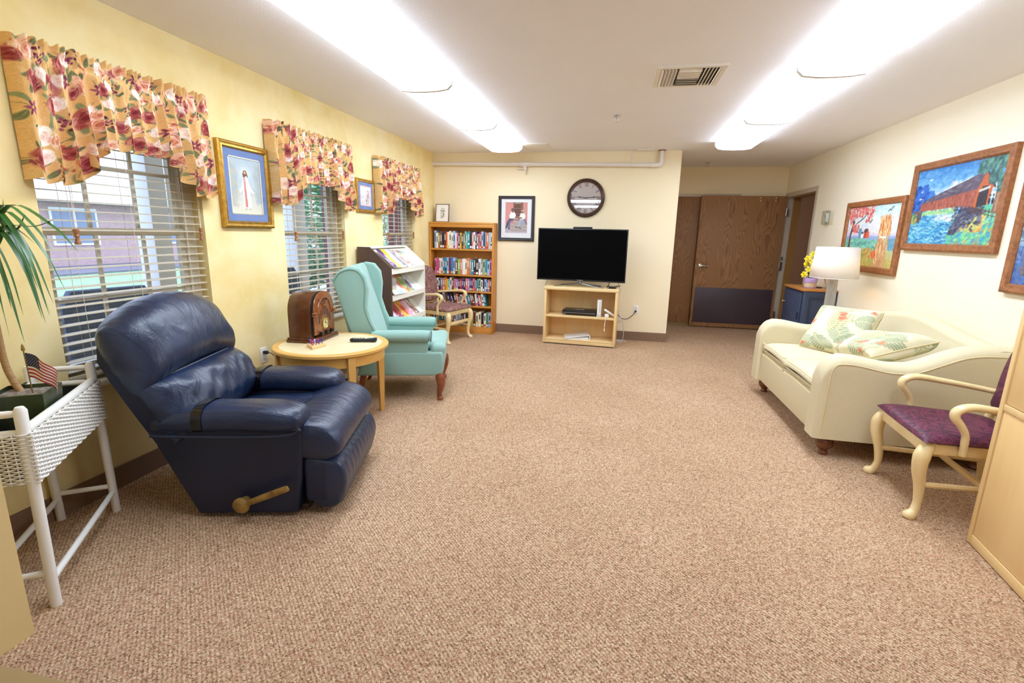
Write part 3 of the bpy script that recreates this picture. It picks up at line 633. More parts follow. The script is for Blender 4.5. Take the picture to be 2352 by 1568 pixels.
for x0, x1, z0, z1, n in ((.0, .5, .82, 1, 160), (.45, .85, .86, 1, 90), (.6, .8, .72, .9, 40), (.2, .42, .56, .7, 70), (.05, .2, .7, .9, 40)): c.dabs(n, x0, x1, z0, z1, ['#d8625a', '#e88478', '#c44c48', '#f0a898', '#b8444a'], .014, .75)
c.rect(.62, .7, .47, .57, '#b84a38'); c.poly([(.7, .47), (.7, .56), (.75, .61), (.8, .55), (.8, .47)], '#d86a4a'); c.poly([(.6, .57), (.66, .63), (.75, .62), (.69, .55)], '#5c4a52'); c.rect(.5, .6, .47, .54, '#eceae6'); c.poly([(.48, .54), (.53, .58), (.61, .57), (.6, .54)], '#6a5a64'); c.dabs(30, .44, .52, .48, .62, ['#4e80a8', '#6aa0b8'], .016, .8)
for k in range(9): c.line([(.42+.06*k, .35+.004*k), (.42+.06*k, .4+.004*k)], .006, '#54707a')
c.line([(.42, .38), (.92, .41)], .006, '#54707a'); c.line([(.42, .36), (.92, .39)], .005, '#54707a')
c.poly([(1.04, .0), (1.42, .0), (1.34, .3), (1.3, .52), (1.36, .74), (1.12, .74), (1.17, .5), (1.12, .3)], '#cfa378'); c.dabs(150, 1.06, 1.4, 0, .5, ['#e6c8a0', '#b88450', '#d8a878', '#c09060'], .014, .7, PI/2, 4); c.dabs(120, 1.08, 1.42, .52, .82, ['#e0a868', '#c47c40', '#ecc898', '#b06c38'], .013, .75, PI/2+.2, 4); c.rect(1.14, 1.32, .47, .5, '#e8dcc8')
c.ell(1.02, .2, .075, .075, '#d8623c'); c.line([(1.02, .13), (1.02, .27)], .008, '#b84a2c'); c.ell(1.02, .2, .03, .075, '#e07a50'); c.line([(1.03, .27), (1.05, .32)], .014, '#6a7a48'); c.rect(1.4, 1.64, .28, .46, '#5c88b8', .6)
for x, z, s in ((1.33, .9, .07), (.78, .73, .05), (.62, .6, .02), (.92, .55, .02), (.86, .5, .015)): c.line([(x-s, z-.2*s), (x-.3*s, z+.25*s), (x, z-.1*s), (x+.5*s, z+.6*s), (x+s, z+.7*s)], s*.22, '#3c424c')
c.speck(.03); landscape('framed autumn farm painting with red barn and corn shock, partly behind the lamp', 5.52, 1.436, 1.12, .69, c)
# covered bridge over blue water
c = Canvas(220, 140, '#6aa8d8', 1.6, 22); c.grad([(0, '#4f9fc0'), (.4, '#5aa4cc'), (.52, '#b4d4dc'), (.62, '#cfd8e4'), (.78, '#6fb0dc'), (1, '#2f74bc')])
c.dabs(420, 0, 1.6, .55, 1, ['#3d82c4', '#5c9cd2', '#8fbfe0', '#2f6cb4', '#7cb4dc'], .02, .3, 0); c.dabs(120, .7, 1.5, .58, .8, ['#e8e0e0', '#f2ecd8', '#e4d0dc', '#cfe0ec'], .022, .45, .2); c.line([(.55, .68), (1.0, .78)], .02, '#f4eee0', .5); c.line([(.8, .66), (1.05, .76)], .03, '#f4eee0', .5)
c.dabs(170, .0, .28, .44, .78, ['#1f4ca0', '#2c62bc', '#3a78cc', '#183c84'], .022, .8); c.dabs(60, .28, .42, .5, .7, ['#2458ac', '#3a78cc'], .016, .7); c.dabs(40, .4, .6, .55, .62, ['#3468b0', '#5a90c8'], .012, .7)
c.poly([(.12, .42), (.9, .46), (.9, .4), (.12, .36)], '#8fc488'); c.dabs(60, .15, .9, .38, .46, ['#a8d498', '#6fb098', '#d8e0a8'], .014, .6, 0)
c.rect(0, .95, .0, .38, '#3f93c2'); c.dabs(420, 0, .95, .02, .38, ['#2f74b0', '#5cb0d4', '#8fd0dc', '#2c5c9c', '#6cc0c8', '#b0dce0'], .011, .6, 0, 4); c.dabs(60, .5, .9, .3, .38, ['#e0c8dc', '#d8e8ec'], .012, .5, 0, 4)
c.rect(.05, .22, .32, .45, '#5a5460'); c.dabs(50, .05, .22, .3, .45, ['#6c5c5c', '#44444e', '#7c6a60'], .014, .7); c.dabs(50, 0, .12, .28, .4, ['#7ca868', '#b8a860', '#548860'], .014, .7)
c.poly([(.85, 0), (1.6, 0), (1.6, .46), (1.3, .46), (1.05, .46), (.8, .1)], '#5cb894'); c.dabs(420, .85, 1.6, 0, .36, ['#7fd0a0', '#58b0a0', '#a4d878', '#d8c060', '#c88a50', '#4898b0', '#68c8b0', '#4c88c0'], .016, .65, .5); c.dabs(110, 1.0, 1.4, .16, .36, ['#e0b058', '#d08848', '#c8d070'], .018, .6, .5)
c.poly([(.82, .12), (1.0, .5), (1.22, .44), (1.42, .38), (1.1, .28), (.95, .12)], '#4c5068'); c.dabs(160, .86, 1.36, .16, .48, ['#5c6078', '#3c4058', '#74788c', '#34384c'], .018, .75, 0, 1.6, lambda x, y: y < .55-.3*abs(x-1.02) and y > .9*(x-.75)-.28)
c.poly([(.17, .44), (.17, .54), (1.22, .66), (1.22, .44), (.95, .47)], '#a05a4c'); c.dabs(160, .2, 1.2, .46, .62, ['#b87058', '#8e4c40', '#ac6454', '#84463e'], .009, .7, PI/2, 4, lambda x, y: y < .53+.1*(x-.17) and y > .46)
c.poly([(.15, .53), (.3, .6), (1.3, .86), (1.22, .66), (.17, .535)], '#5e5464'); c.dabs(130, .2, 1.28, .55, .84, ['#6e6474', '#4c4454', '#7c7484'], .012, .7, .3, 4, lambda x, y: y < .54+.29*(x-.2) and y > .55+.11*(x-.17))
c.poly([(1.18, .44), (1.2, .66), (1.3, .86), (1.44, .68), (1.4, .46)], '#b8623c'); c.poly([(1.22, .44), (1.23, .62), (1.28, .68), (1.38, .68), (1.38, .46)], '#38343c'); c.line([(1.24, .63), (1.38, .66)], .03, '#e8e4d8', .8); c.line([(1.3, .86), (1.46, .66)], .03, '#4c444c')
c.line([(1.1, .46), (1.55, .36)], .012, '#6a4838'); c.line([(1.1, .42), (1.55, .32)], .01, '#6a4838')
for k in range(8): c.line([(1.12+.055*k, .38-.01*k), (1.12+.055*k, .47-.01*k)], .01, '#5c4034')
for x in (1.42, 1.47): c.ell(x, .5, .02, .045, '#2c3848'); c.ell(x, .565, .014, .018, '#2c3848')
c.poly([(1.48, .36), (1.6, .36), (1.56, .6), (1.6, .78), (1.53, .76), (1.49, .92), (1.45, .9), (1.5, .66)], '#8a6a58'); c.line([(1.53, .4), (1.54, .7)], .03, '#b89070', .7)
for x0, x1, z0, z1, n in ((1.25, 1.6, .87, 1, 230), (1.15, 1.3, .84, .97, 60), (1.36, 1.5, .7, .84, 80), (1.5, 1.6, .6, .8, 40)): c.dabs(n, x0, x1, z0, z1, ['#3c6c68', '#54887c', '#2c5454', '#6c9c8c', '#487470'], .016, .75, 1)
for x, z, s in ((.3, .84, .035), (.14, .6, .03)): c.line([(x-s, z+.2*s), (x-.4*s, z+.5*s), (x, z), (x+.4*s, z+.5*s), (x+s, z+.3*s)], .01, '#f0f2f0')
c.speck(.035); landscape('framed painting of a red covered bridge over blue water, highest on the right wall', 4.365, 1.666, 1.1, .69, c)
# blue woodland, cut by the picture edge
c = Canvas(180, 120, '#6c92b8', 1.64, 23); c.grad([(0, '#4a6ca0'), (.3, '#5878ac'), (.45, '#9ab8c8'), (.75, '#a8c8d0'), (1, '#4f6a9c')]); c.dabs(420, 0, 1.64, 0, .4, ['#3f60a0', '#5c7cb4', '#7c98c4', '#38508c', '#6a6c8c'], .02, .6, 0); c.poly([(.1, .1), (.34, .1), (.3, .5), (.4, 1), (.16, 1), (.2, .55)], '#5c5560'); c.dabs(200, .1, .36, .1, 1, ['#6c6470', '#4a4450', '#7c7078', '#8a7468'], .014, .7, PI/2, 3)
c.dabs(260, .3, 1.64, .6, 1, ['#3c6478', '#5c8890', '#4c7484', '#7ca8a8'], .024, .7); c.dabs(60, .0, .1, .5, 1, ['#50708c', '#6c8ca0'], .02, .6); c.dabs(30, .3, .5, .08, .2, ['#c8824c', '#b86a3c'], .02, .7); c.line([(.05, .3), (.12, .62)], .012, '#3c5884'); c.line([(.02, .45), (.14, .47)], .01, '#3c5884'); c.speck(.03)
landscape('framed blue woodland painting cut off at the right edge of the photo', 3.135, 1.436, 1.12, .69, c)
# ---------------------------------------------------------------- blue leather recliner
def leather_mat():
    k = NT('navy_leather'); k.set(.33, 0, .5, .2); k.b.inputs['Coat Roughness'].default_value = .3
    f = k.noise(k.co(), 5, 4); k.l(k.ramp(f, [(.3, '#101d36'), (.7, '#172a4a')]), k.b.inputs[0])
    v = k.n('ShaderNodeTexVoronoi'); v.inputs['Scale'].default_value = 260; k.l(k.co(), v.inputs[0])
    wr = k.noise(k.co((.35, 1.5, .5), (0, .5, .25)), 11, 4, .5, 1.2)
    m = k.n('ShaderNodeMath', operation='MULTIPLY_ADD', i_1=.05); k.l(v.outputs['Distance'], m.inputs[0]); k.l(wr, m.inputs[2])
    k.bump(m.outputs[0], .6, .02); return k.m
M_LEA = leather_mat(); M_LEAS = mat('navy_vinyl_side', '#131b33', .5, c2='#161f3a', nscale=4, bump=.1, bscale=300, bdist=.002); M_TAPE = mat('black_tape', '#0c0c0e', .18)
t = thing('recliner', 'navy blue leather recliner with brass-coloured side lever, beside the white planter', 'recliner', (-1.923, 1.764, 0), math.radians(15))
Wd = .78
def sec(poly, n=4): return [(p.x, p.y) for p in (lambda q: q)([Vector((a[0], a[1], 0)) for a in poly])]
def closedsmooth(poly, n=4):
    P = [Vector((*p, 0)) for p in poly]; out = []; L = len(P)
    for i in range(L):
        a, b, c, d = P[i-1], P[i], P[(i+1) % L], P[(i+2) % L]
        for k in range(n):
            q = k/n; out.append(.5*((2*b)+(c-a)*q+(2*a-5*b+4*c-d)*q*q+(3*b-a-3*c+d)*q**3))
    return [(p.x, p.y) for p in out]
def bolster(poly, w0, w1, seg=7, round_=.04, shrink=.75, n=4, pucker=None, M=None):
    """padded roll: a side profile (s,z) carried across the width with rounded ends"""
    S = closedsmooth(poly, n); cx = sum(p[0] for p in S)/len(S); cz = sum(p[1] for p in S)/len(S); rings = []
    ws = [(w0, shrink)] + [(w0+round_*(1-math.cos(a)), shrink+(1-shrink)*math.sin(a)) for a in (.5, 1.0, PI/2)] + [(w0+round_+(w1-w0-2*round_)*k/seg, 1) for k in range(1, seg)] + [(w1-round_*(1-math.cos(a)), shrink+(1-shrink)*math.sin(a)) for a in (PI/2, 1.0, .5)] + [(w1, shrink)]
    for w_, k in ws:
        r = []
        for i, p in enumerate(S):
            q = pucker(w_, i/len(S)) if pucker else 0
            r.append((cx+(p[0]-cx)*(k+q), w_, cz+(p[1]-cz)*(k+q)))
        rings.append(r)
    return MB().loft(rings)
for i, (a, b) in enumerate(((.02, .17), (Wd-.17, Wd-.02))):
    MB().prism([(.03, .02), (.497, .02), (.53, .20), (.55, .47), (.3, .47), (-.115, .445), (-.125, .37)], a, b, 'y', r=.018, seg=3).build('side_panel', M_LEAS, t)
MB().box(.06, .48, .17, Wd-.17, .05, .34).build('seat_frame', M_LEAS, t)
MB().rbox(-.01, .53, .09, Wd-.09, .0, .03, .004).build('base_rail', mat('dark_wood_base', '#4a3a28', .6), t)
for w0, w1 in ((-.02, .19), (Wd-.19, Wd+.02)):
    rings = []; wc = (w0+w1)/2; hw = (w1-w0)/2
    for s, zc, hz, k in ((-.15, .47, .025, .5), (-.13, .475, .045, .85), (-.04, .487, .056, .98), (.06, .495, .062, 1), (.14, .50, .066, 1), (.19, .50, .063, .985), (.23, .50, .066, 1), (.34, .50, .067, 1.02), (.45, .495, .068, 1.03), (.515, .49, .06, .97), (.545, .486, .046, .8), (.56, .482, .022, .45)):
        rings.append([(s, wc+hw*k*math.copysign(abs(math.cos(a))**.75, math.cos(a)), zc+hz*math.copysign(abs(math.sin(a))**.7, math.sin(a))*(1.15 if math.sin(a) > 0 else .9)) for a in np.linspace(0, 2*PI, 21)[:-1]])
    a = MB().loft(rings).build('arm_pad', M_LEA, t, sub=1)
    MB().tube([(s, (w0-.002 if w0 < .1 else w1+.002), z) for s, z in ((-.115, .443), (.1, .438), (.3, .437), (.43, .44), (.52, .45), (.555, .475))], .007, 6, smooth=3).build('piping', M_LEAS, a)
    r = [[(s, wc+hw*1.025*math.copysign(abs(math.cos(q))**.75, math.cos(q)), .497+.0695*math.copysign(abs(math.sin(q))**.7, math.sin(q))*(1.15 if math.sin(q) > 0 else .9)) for q in np.linspace(-.5, PI+.5, 25)] for s in (.07, .085, .10, .115)]
    MB().loft(r, closed=False, caps=False).build('tape_patch', M_TAPE, a, label='black tape wrapped round the arm')
wr = lambda x, y, sg, tt: (0, 0, .006*math.sin(9*x+5*y)*(1-x*x)*(1-y*y)) if sg > 0 else (0, 0, 0)
MB().pillow([(.0, .16, .39), (.55, .16, .415), (.55, Wd-.16, .415), (.0, Wd-.16, .39)], .055, .05, p=6, warp=wr).build('seat_cushion', M_LEA, t)
pk = lambda w_, q: .012*math.sin(w_*60)*max(0, math.sin(q*2*PI))
bolster([(.37, .425), (.44, .465), (.52, .485), (.615, .475), (.69, .43), (.72, .365), (.70, .31), (.63, .285), (.52, .30), (.43, .35)], .03, Wd-.03, 11, .05, .8).build('seat_front_roll', M_LEA, t)
pk2 = lambda w_, q: .022*math.sin(w_*95+3*math.sin(q*6)) if .1 < q < .62 else 0
bolster([(.53, .30), (.63, .30), (.705, .275), (.735, .2), (.725, .12), (.70, .05), (.64, .025), (.57, .05), (.535, .15)], .04, Wd-.04, 60, .04, .82, 3, pk2).build('footrest', M_LEA, t)
for w0 in (.035, Wd-.175): MB().rbox(.535, .66, w0, w0+.14, .3, .40, .02, 3).rbox(.535, .65, w0, w0+.14, .07, .285, .02, 3).build('footrest_side', M_LEAS, t)
# back: shell and two padded cushions, leaning
tU = Vector((-.47, 0, .883)); nF = Vector((.883, 0, .47)); B0 = Vector((-.008, 0, .40))
sh = []
for q, d0 in ((0, -.10), (.2, -.105), (.38, -.105), (.48, -.10), (.54, -.07)):
    kx = .96 if q < .5 else .93; hh = 0
    sh.append([tuple(B0+tU*q+nF*d+Vector((0, Wd/2+x*kx*Wd/2, 0))) for d, x in ((d0, -1), (d0, -.5), (d0, .5), (d0, 1), (.0, 1), (.0, -1))])
MB().loft(sh).build('back_shell', M_LEAS, t, smooth=50)
def backpad(q0, q1, dome, tf, tb, name, wfan, n=34):
    o = MB(); X = np.linspace(-1, 1, n); X = np.sign(X)*(1-(1-np.abs(X))**1.6)
    for sg, th in ((1, tf), (-1, tb)):
        G = []
        for x in X:
            r = []
            for y in X:
                v = (y+1)/2; qt = q1+dome*(1-abs(x)**2.1); q = q0+(qt-q0)*v + .03*(1-v)*(x*x if dome else 0)*-1
                th2 = th*max(0, 1-abs(x)**5)**.5*max(0, 1-abs(y)**3.2)**.5*(1+.2*(1-x*x))
                if sg > 0: th2 += wfan(x, y)*max(0, 1-x**6)*max(0, 1-y**6)
                w_ = Wd/2+x*(Wd/2+.01)*(1-.10*max(0, v-.3)**2*(1 if dome else 0))
                r.append(tuple(B0+tU*q+nF*(sg*th2-.01)+Vector((0, w_, 0))))
            G.append(r if sg > 0 else r[::-1])
        o.grid(G)
    return o.build(name, M_LEA, t, sub=1)
fan = lambda x, y: .006*math.sin(15*x+7*y*x+2*y)*(.5-.5*y) + .004*math.sin(23*x*(1.5-.4*y)+4)*(.6-.4*y)
backpad(.0, .315, 0, .15, .03, 'lumbar_pad', lambda x, y: .007*math.sin(9*x+6*y)*(.6+.4*y)+.005*math.sin(21*x-9*y))
hp = backpad(.285, .59, .115, .165, .115, 'head_pad', fan)
MB().tube([tuple(B0+tU*(.295)+nF*(.10-.105*abs(x)**5)+Vector((0, Wd/2+x*Wd/2*.98, 0))) for x in np.linspace(-1, 1, 15)], .006, 6).build('seam_welt', M_LEAS, hp)
l = MB().lathe([(0, 0), (.038, 0), (.04, .012), (.03, .02), (.0, .022)], 22, M=Matrix.Translation((.262, -.022, .095)) @ Matrix.Rotation(PI/2, 4, 'X')).cyl((.262, .03, .095), (.262, -.022, .095), .022, 14)
l.tube([(.275, -.034, .10), (.34, -.036, .128), (.42, -.036, .16), (.48, -.036, .183), (.49, -.036, .187)], [.013, .016, .017, .016, .008], 10, sx=.5, smooth=3)
l.build('recline_lever', mat('worn_brass_plastic', '#a98a48', .4, .35, c2='#7a5a2c', nscale=20), t, label='worn brass-coloured lever handle')

# ---------------------------------------------------------------- round side table
M_TTOP = mat('pale_maple_laminate_top', '#e6d2a4', .3, c2='#ead8ae', nscale=12); M_TEDGE = wood('golden_maple_edge', '#cf9c4a', '#dcae60', 0, 3, .35, 2); M_TLEG = wood('golden_maple_leg', '#cf9a48', '#dcae62', 2, 3, .35, 2)
t = thing('side_table', 'round maple side table holding the brown radio', 'table', (-1.96, 3.11, 0), math.radians(50)); R = .395; ZT = .585
MB().lathe([(0, ZT-.001), (R-.045, ZT-.001), (R-.045, ZT-.02), (0, ZT-.02)], 64).build('tabletop', M_TTOP, t)
MB().lathe([(R-.046, ZT), (R-.006, ZT), (R, ZT-.006), (R, ZT-.022), (R-.008, ZT-.028), (R-.046, ZT-.028), (R-.046, ZT)], 64, caps=False).build('edge_band', M_TEDGE, t)
MB().lathe([(R-.045, ZT-.028), (R-.03, ZT-.028), (R-.03, ZT-.10), (R-.045, ZT-.10), (R-.045, ZT-.028)], 64, caps=False).build('apron', M_TEDGE, t)
for k in range(4):
    a = k*PI/2; x, y = (R-.035)*math.cos(a), (R-.035)*math.sin(a); o = MB()
    o.loft([[(x+dx*q, y+dy*q, z) for dx, dy in ((-.024, -.024), (.024, -.024), (.024, .024), (-.024, .024))] for z, q in ((0, .62), (.40, .95), (ZT-.03, 1.05))]); o.build('leg', M_TLEG, t, smooth=20)

# cathedral radio
M_RAD = wood('walnut_radio_case', '#3c1f0e', '#5e3418', 2, 4, .25, 3, .4); M_RADF = wood('walnut_radio_front', '#6a3a1c', '#8a5028', 2, 5, .25, 3, .4)
t = thing('radio', 'brown wooden cathedral-style radio with round dial on the side table', 'radio', (-2.17, 3.205, ZT), math.radians(4)); hw = .145
arch = [(-hw, .035)] + [(-hw*math.copysign(abs(math.cos(a))**.8, math.cos(a)), .205+.15*math.sin(a)**.9) for a in np.linspace(0, PI, 21)] + [(hw, .035)]
MB().prism(arch, -.105, .07, 'x', r=.006).build('case', M_RAD, t)
MB().prism([(y*.985, .02+z*.955) for y, z in arch], .07, .086, 'x').build('front_trim', M_BLACK, t)
MB().prism([(y*.985, .02+z*.955) for y, z in arch], .086, .098, 'x', r=.006).build('front_panel', M_RADF, t)
MB().rbox(-.115, .115, -hw-.022, hw+.022, 0, .02, .004).rbox(-.112, .112, -hw-.014, hw+.014, .018, .036, .006).build('plinth', M_RAD, t)
o = MB(); X = .0985
for k, (y, z0, z1) in enumerate(((-.05, .16, .225), (-.025, .185, .245), (0, .19, .25), (.025, .185, .245), (.05, .16, .225), (-.075, .13, .2), (.075, .13, .2))): o.box(X-.002, X, y-.006, y+.006, z0, z1)
for a in (-.9, -.45, 0, .45, .9):
    c0 = (.0+.03*math.sin(a), .262+.02*math.cos(a)*0); c1 = (.075*math.sin(a), .262+.06*math.cos(a)); dx = .009
    o.add([(X, c0[0]-dx*.3, c0[1]), (X, c0[0]+dx*.3, c0[1]), (X, c1[0]+dx, c1[1]), (X, c1[0]-dx, c1[1])], [(0, 1, 2, 3)])
o.build('grille_opening', mat('dark_grille_cloth', '#2a1810', .8), t)
o = MB().tube([(X+.002, .098*math.cos(a), .2+.115*math.sin(a)) for a in np.linspace(.05, PI-.05, 17)], .006, 8)
for sg in (-1, 1): o.tube([(X+.002, sg*.012*k, .255-.0*k) for k in (0, 1)] + [(X+.002, sg*.075, .31)], .0045, 6)
o.build('grille_moulding', M_RADF, t)
for sg in (-1, 1): MB().rbox(.085, .112, sg*.132-.022, sg*.132+.022, .19, .203, .006).rbox(.085, .112, sg*.132-.022, sg*.132+.022, .206, .219, .006).build('column_ring', M_RADF, t)
Rx = lambda y, z: Matrix.Translation((.098, y, z)) @ Matrix.Rotation(PI/2, 4, 'Y')
d = MB().lathe([(.034, 0), (.044, 0), (.044, .006), (.037, .008), (.034, .004)], 28, M=Rx(0, .125), caps=False).build('dial_bezel', mat('aged_brass', '#b89a58', .3, .8), t)
MB().lathe([(0, .002), (.035, .002), (.035, .003), (0, .003)], 24, M=Rx(0, .125)).build('dial_face', mat('parchment_dial', '#d8c888', .5, c2='#a8a878', nscale=30), d)
MB().box(.1015, .1025, -.002, .002, .125, .152).box(.1015, .1025, -.003, .022, .123, .126).build('dial_hand', M_BLACK, d)
for y in (-.075, 0, .075): MB().lathe([(0, 0), (.013, 0), (.012, .012), (.014, .015), (.012, .026), (0, .027)], 14, M=Rx(y, .06)).build('knob', mat('dark_bakelite', '#24140c', .3), t)
# peg game
t = tag(MB().prism([(-.062, -.052), (.066, -.05), (0, .062)], 0, .022, 'z', r=.002).build('peg_game_block', mat('pine_block', '#e0bd88', .5), loc=(-1.985, 2.965, ZT), rz=math.radians(-40)), 'triangular pine peg-game block in front of the radio', 'game')
Mz = Matrix.Translation((-1.985, 2.965, ZT)) @ Matrix.Rotation(math.radians(-40), 4, 'Z'); k = 0
M_TEE = {'blue': mat('blue_tee', '#2a34b4', .35), 'red': mat('red_tee', '#e0482c', .35), 'white': mat('white_tee', '#f2f2f2', .35)}
ORD = ['first', 'second', 'third', 'fourth', 'fifth', 'sixth', 'seventh', 'eighth', 'ninth', 'tenth', 'eleventh', 'twelfth', 'thirteenth', 'fourteenth', 'fifteenth', 'sixteenth', 'seventeenth', 'eighteenth', 'nineteenth', 'twentieth'] + ['twenty-'+q for q in 'first second third fourth fifth sixth seventh eighth ninth'.split()] + ['thirtieth'] + ['thirty-'+q for q in 'first second third fourth fifth sixth seventh eighth ninth'.split()]
tees = []
for r_ in range(4):
    for i in range(4-r_): tees.append(Mz @ Vector((-.036+.024*i+.012*r_, -.036+.024*r_, .006)))
tees.sort(key=lambda p: p.x*.7+p.y*.72)
tm = None
for i, p in enumerate(tees):
    cn = ['blue', 'red', 'blue', 'red', 'blue', 'white', 'blue', 'red', 'blue', 'blue'][i]
    o = MB().lathe([(0, 0), (.0022, 0), (.0026, .035), (.0065, .046), (.0065, .05), (0, .049)], 10).build('golf_tee', M_TEE[cn], loc=p)
    tag(o, '%s golf tee, %s from the left, in the wooden peg game' % (cn, ORD[i]), 'golf tee', 'golf tees in the peg game')
# remote
t = thing('remote_control', 'black remote control lying on the round side table', 'remote', (-1.77, 3.215, ZT), math.radians(18))
rings = [[(x, -wd, z0), (x, -wd*.8, z1), (x, wd*.8, z1), (x, wd, z0), (x, wd*.7, zb), (x, -wd*.7, zb)] for x, wd, z0, z1, zb in ((-.095, .018, .016, .02, .012), (-.085, .022, .012, .025, .003), (-.03, .022, .012, .022, .004), (.04, .022, .013, .024, .004), (.085, .023, .016, .03, .002), (.097, .016, .02, .028, .01))]
MB().loft(rings).build('body', M_BLACK, t)
for k in range(7): MB().rbox(-.07+.021*k, -.058+.021*k, -.013, -.003, .021, .0285, .001).rbox(-.07+.021*k, -.058+.021*k, .003, .013, .021, .0285, .001).build('button', [mat('grey_button', '#8a8a88', .5), mat('cream_button', '#d0c8a8', .5)][k == 4], t)

# ---------------------------------------------------------------- wing chair
def fabric(name, c1, c2, bs=900, b=.25, sheen=.3):
    return mat(name, c1, .9, 0, .2, 0, c2, 300, (1, 1, 1), b, bs, .002, sheen, 2)
M_TEAL = fabric('seafoam_upholstery', '#86aa9f', '#90b4a9'); M_TEALW = mat('seafoam_welt', '#76988c', .9); M_CHERRY = mat('cherry_wood', '#7a3f22', .3, c2='#8f4e2c', nscale=20, coat=.2)
t = thing('wing_chair', 'seafoam green upholstered wing chair with cherry cabriole legs', 'armchair', (-1.384, 3.743, 0), math.atan2(.288, .957)); Wc = .64
wing = [(-.655, .42), (-.50, .42), (-.49, .58), (-.525, .66), (-.558, .78), (-.545, .92), (-.558, 1.025), (-.61, 1.092), (-.69, 1.105), (-.765, 1.075), (-.828, 1.0)]
for nm, w0, w1 in (('wing', -.03, .045), ('wing', Wc-.045, Wc+.03)):
    wg = MB().prism(wing, w0, w1, 'y', r=.022, seg=3).build('wing', M_TEAL, t)
    wo = w0-.001 if w0 < .1 else w1+.001
    MB().tube([(s, wo, z) for s, z in [(-.828+.022, .99), (-.765, 1.05), (-.69, 1.08), (-.625, 1.068), (-.582, 1.01), (-.57, .92), (-.58, .78), (-.545, .66), (-.51, .58), (-.515, .45)]], .005, 6, smooth=3).build('welt', M_TEALW, wg)
MB().prism([(-.66, .22), (-.60, .42), (-.50, .42), (-.51, .5), (-.65, .98), (-.68, 1.075), (-.71, 1.10), (-.765, 1.075), (-.832, 1.0)], .04, Wc-.04, 'y', r=.015, seg=3).build('backrest', M_TEAL, t)
MB().pillow([(-.53, .06, .48), (-.53, Wc-.06, .48), (-.715, Wc-.06, 1.07), (-.715, .06, 1.07)], .04, .03, p=5).build('back_pad', M_TEAL, t)
MB().prism([(-.665, .215), (.02, .215), (.035, .24), (.035, .40), (.02, .42), (-.60, .42)], -.035, Wc+.035, 'y', r=.02, seg=3).build('seat_base', M_TEAL, t)
MB().pillow([(-.5, .075, .435), (.045, .02, .44), (.045, Wc-.02, .44), (-.5, Wc-.075, .435)], .055, .03, p=6).rbox(-.075, .052, -.02, Wc+.02, .375, .478, .045, 5).build('seat_cushion', M_TEAL, t)
for sg, w0 in ((-1, .0), (1, Wc)):
    o = MB().prism([(-.52, .40), (-.09, .40), (-.085, .55), (-.52, .56)], w0-.03, w0+.03, 'y', r=.012)
    rings = []
    for s, k in ((-.53, .9), (-.3, 1), (-.12, 1), (-.085, .95), (-.07, .8), (-.064, .5)):
        rings.append([(s, w0+sg*.012+.062*k*math.cos(a), .548+.05*k*math.sin(a)) for a in np.linspace(0, 2*PI, 19)[:-1]])
    o.loft(rings); a = o.build('armrest', M_TEAL, t)
    MB().tube([(-.066+.004, w0+sg*.012+.058*math.cos(q), .548+.047*math.sin(q)) for q in np.linspace(0, 2*PI, 21)[:-1]], .004, 6, closed=True).build('welt', M_TEALW, a)
for w0, d in ((.0, -1), (Wc, 1)):
    MB().tube([(.01, w0, .225), (.014, w0+d*.012, .19), (.018, w0+d*.018, .14), (.004, w0+d*.008, .07), (.0, w0, .035), (.008, w0+d*.004, .018), (.01, w0+d*.006, 0)], [.042, .042, .034, .023, .02, .026, .024], 14, smooth=4).build('leg', M_CHERRY, t)
    MB().loft([[(s+a*q, w0-d*.03+b*q, z) for a, b in ((-.02, -.02), (.02, -.02), (.02, .02), (-.02, .02))] for s, z, q in ((-.70, 0, .8), (-.64, .12, 1), (-.62, .22, 1.15))]).build('leg', M_CHERRY, t, smooth=20)

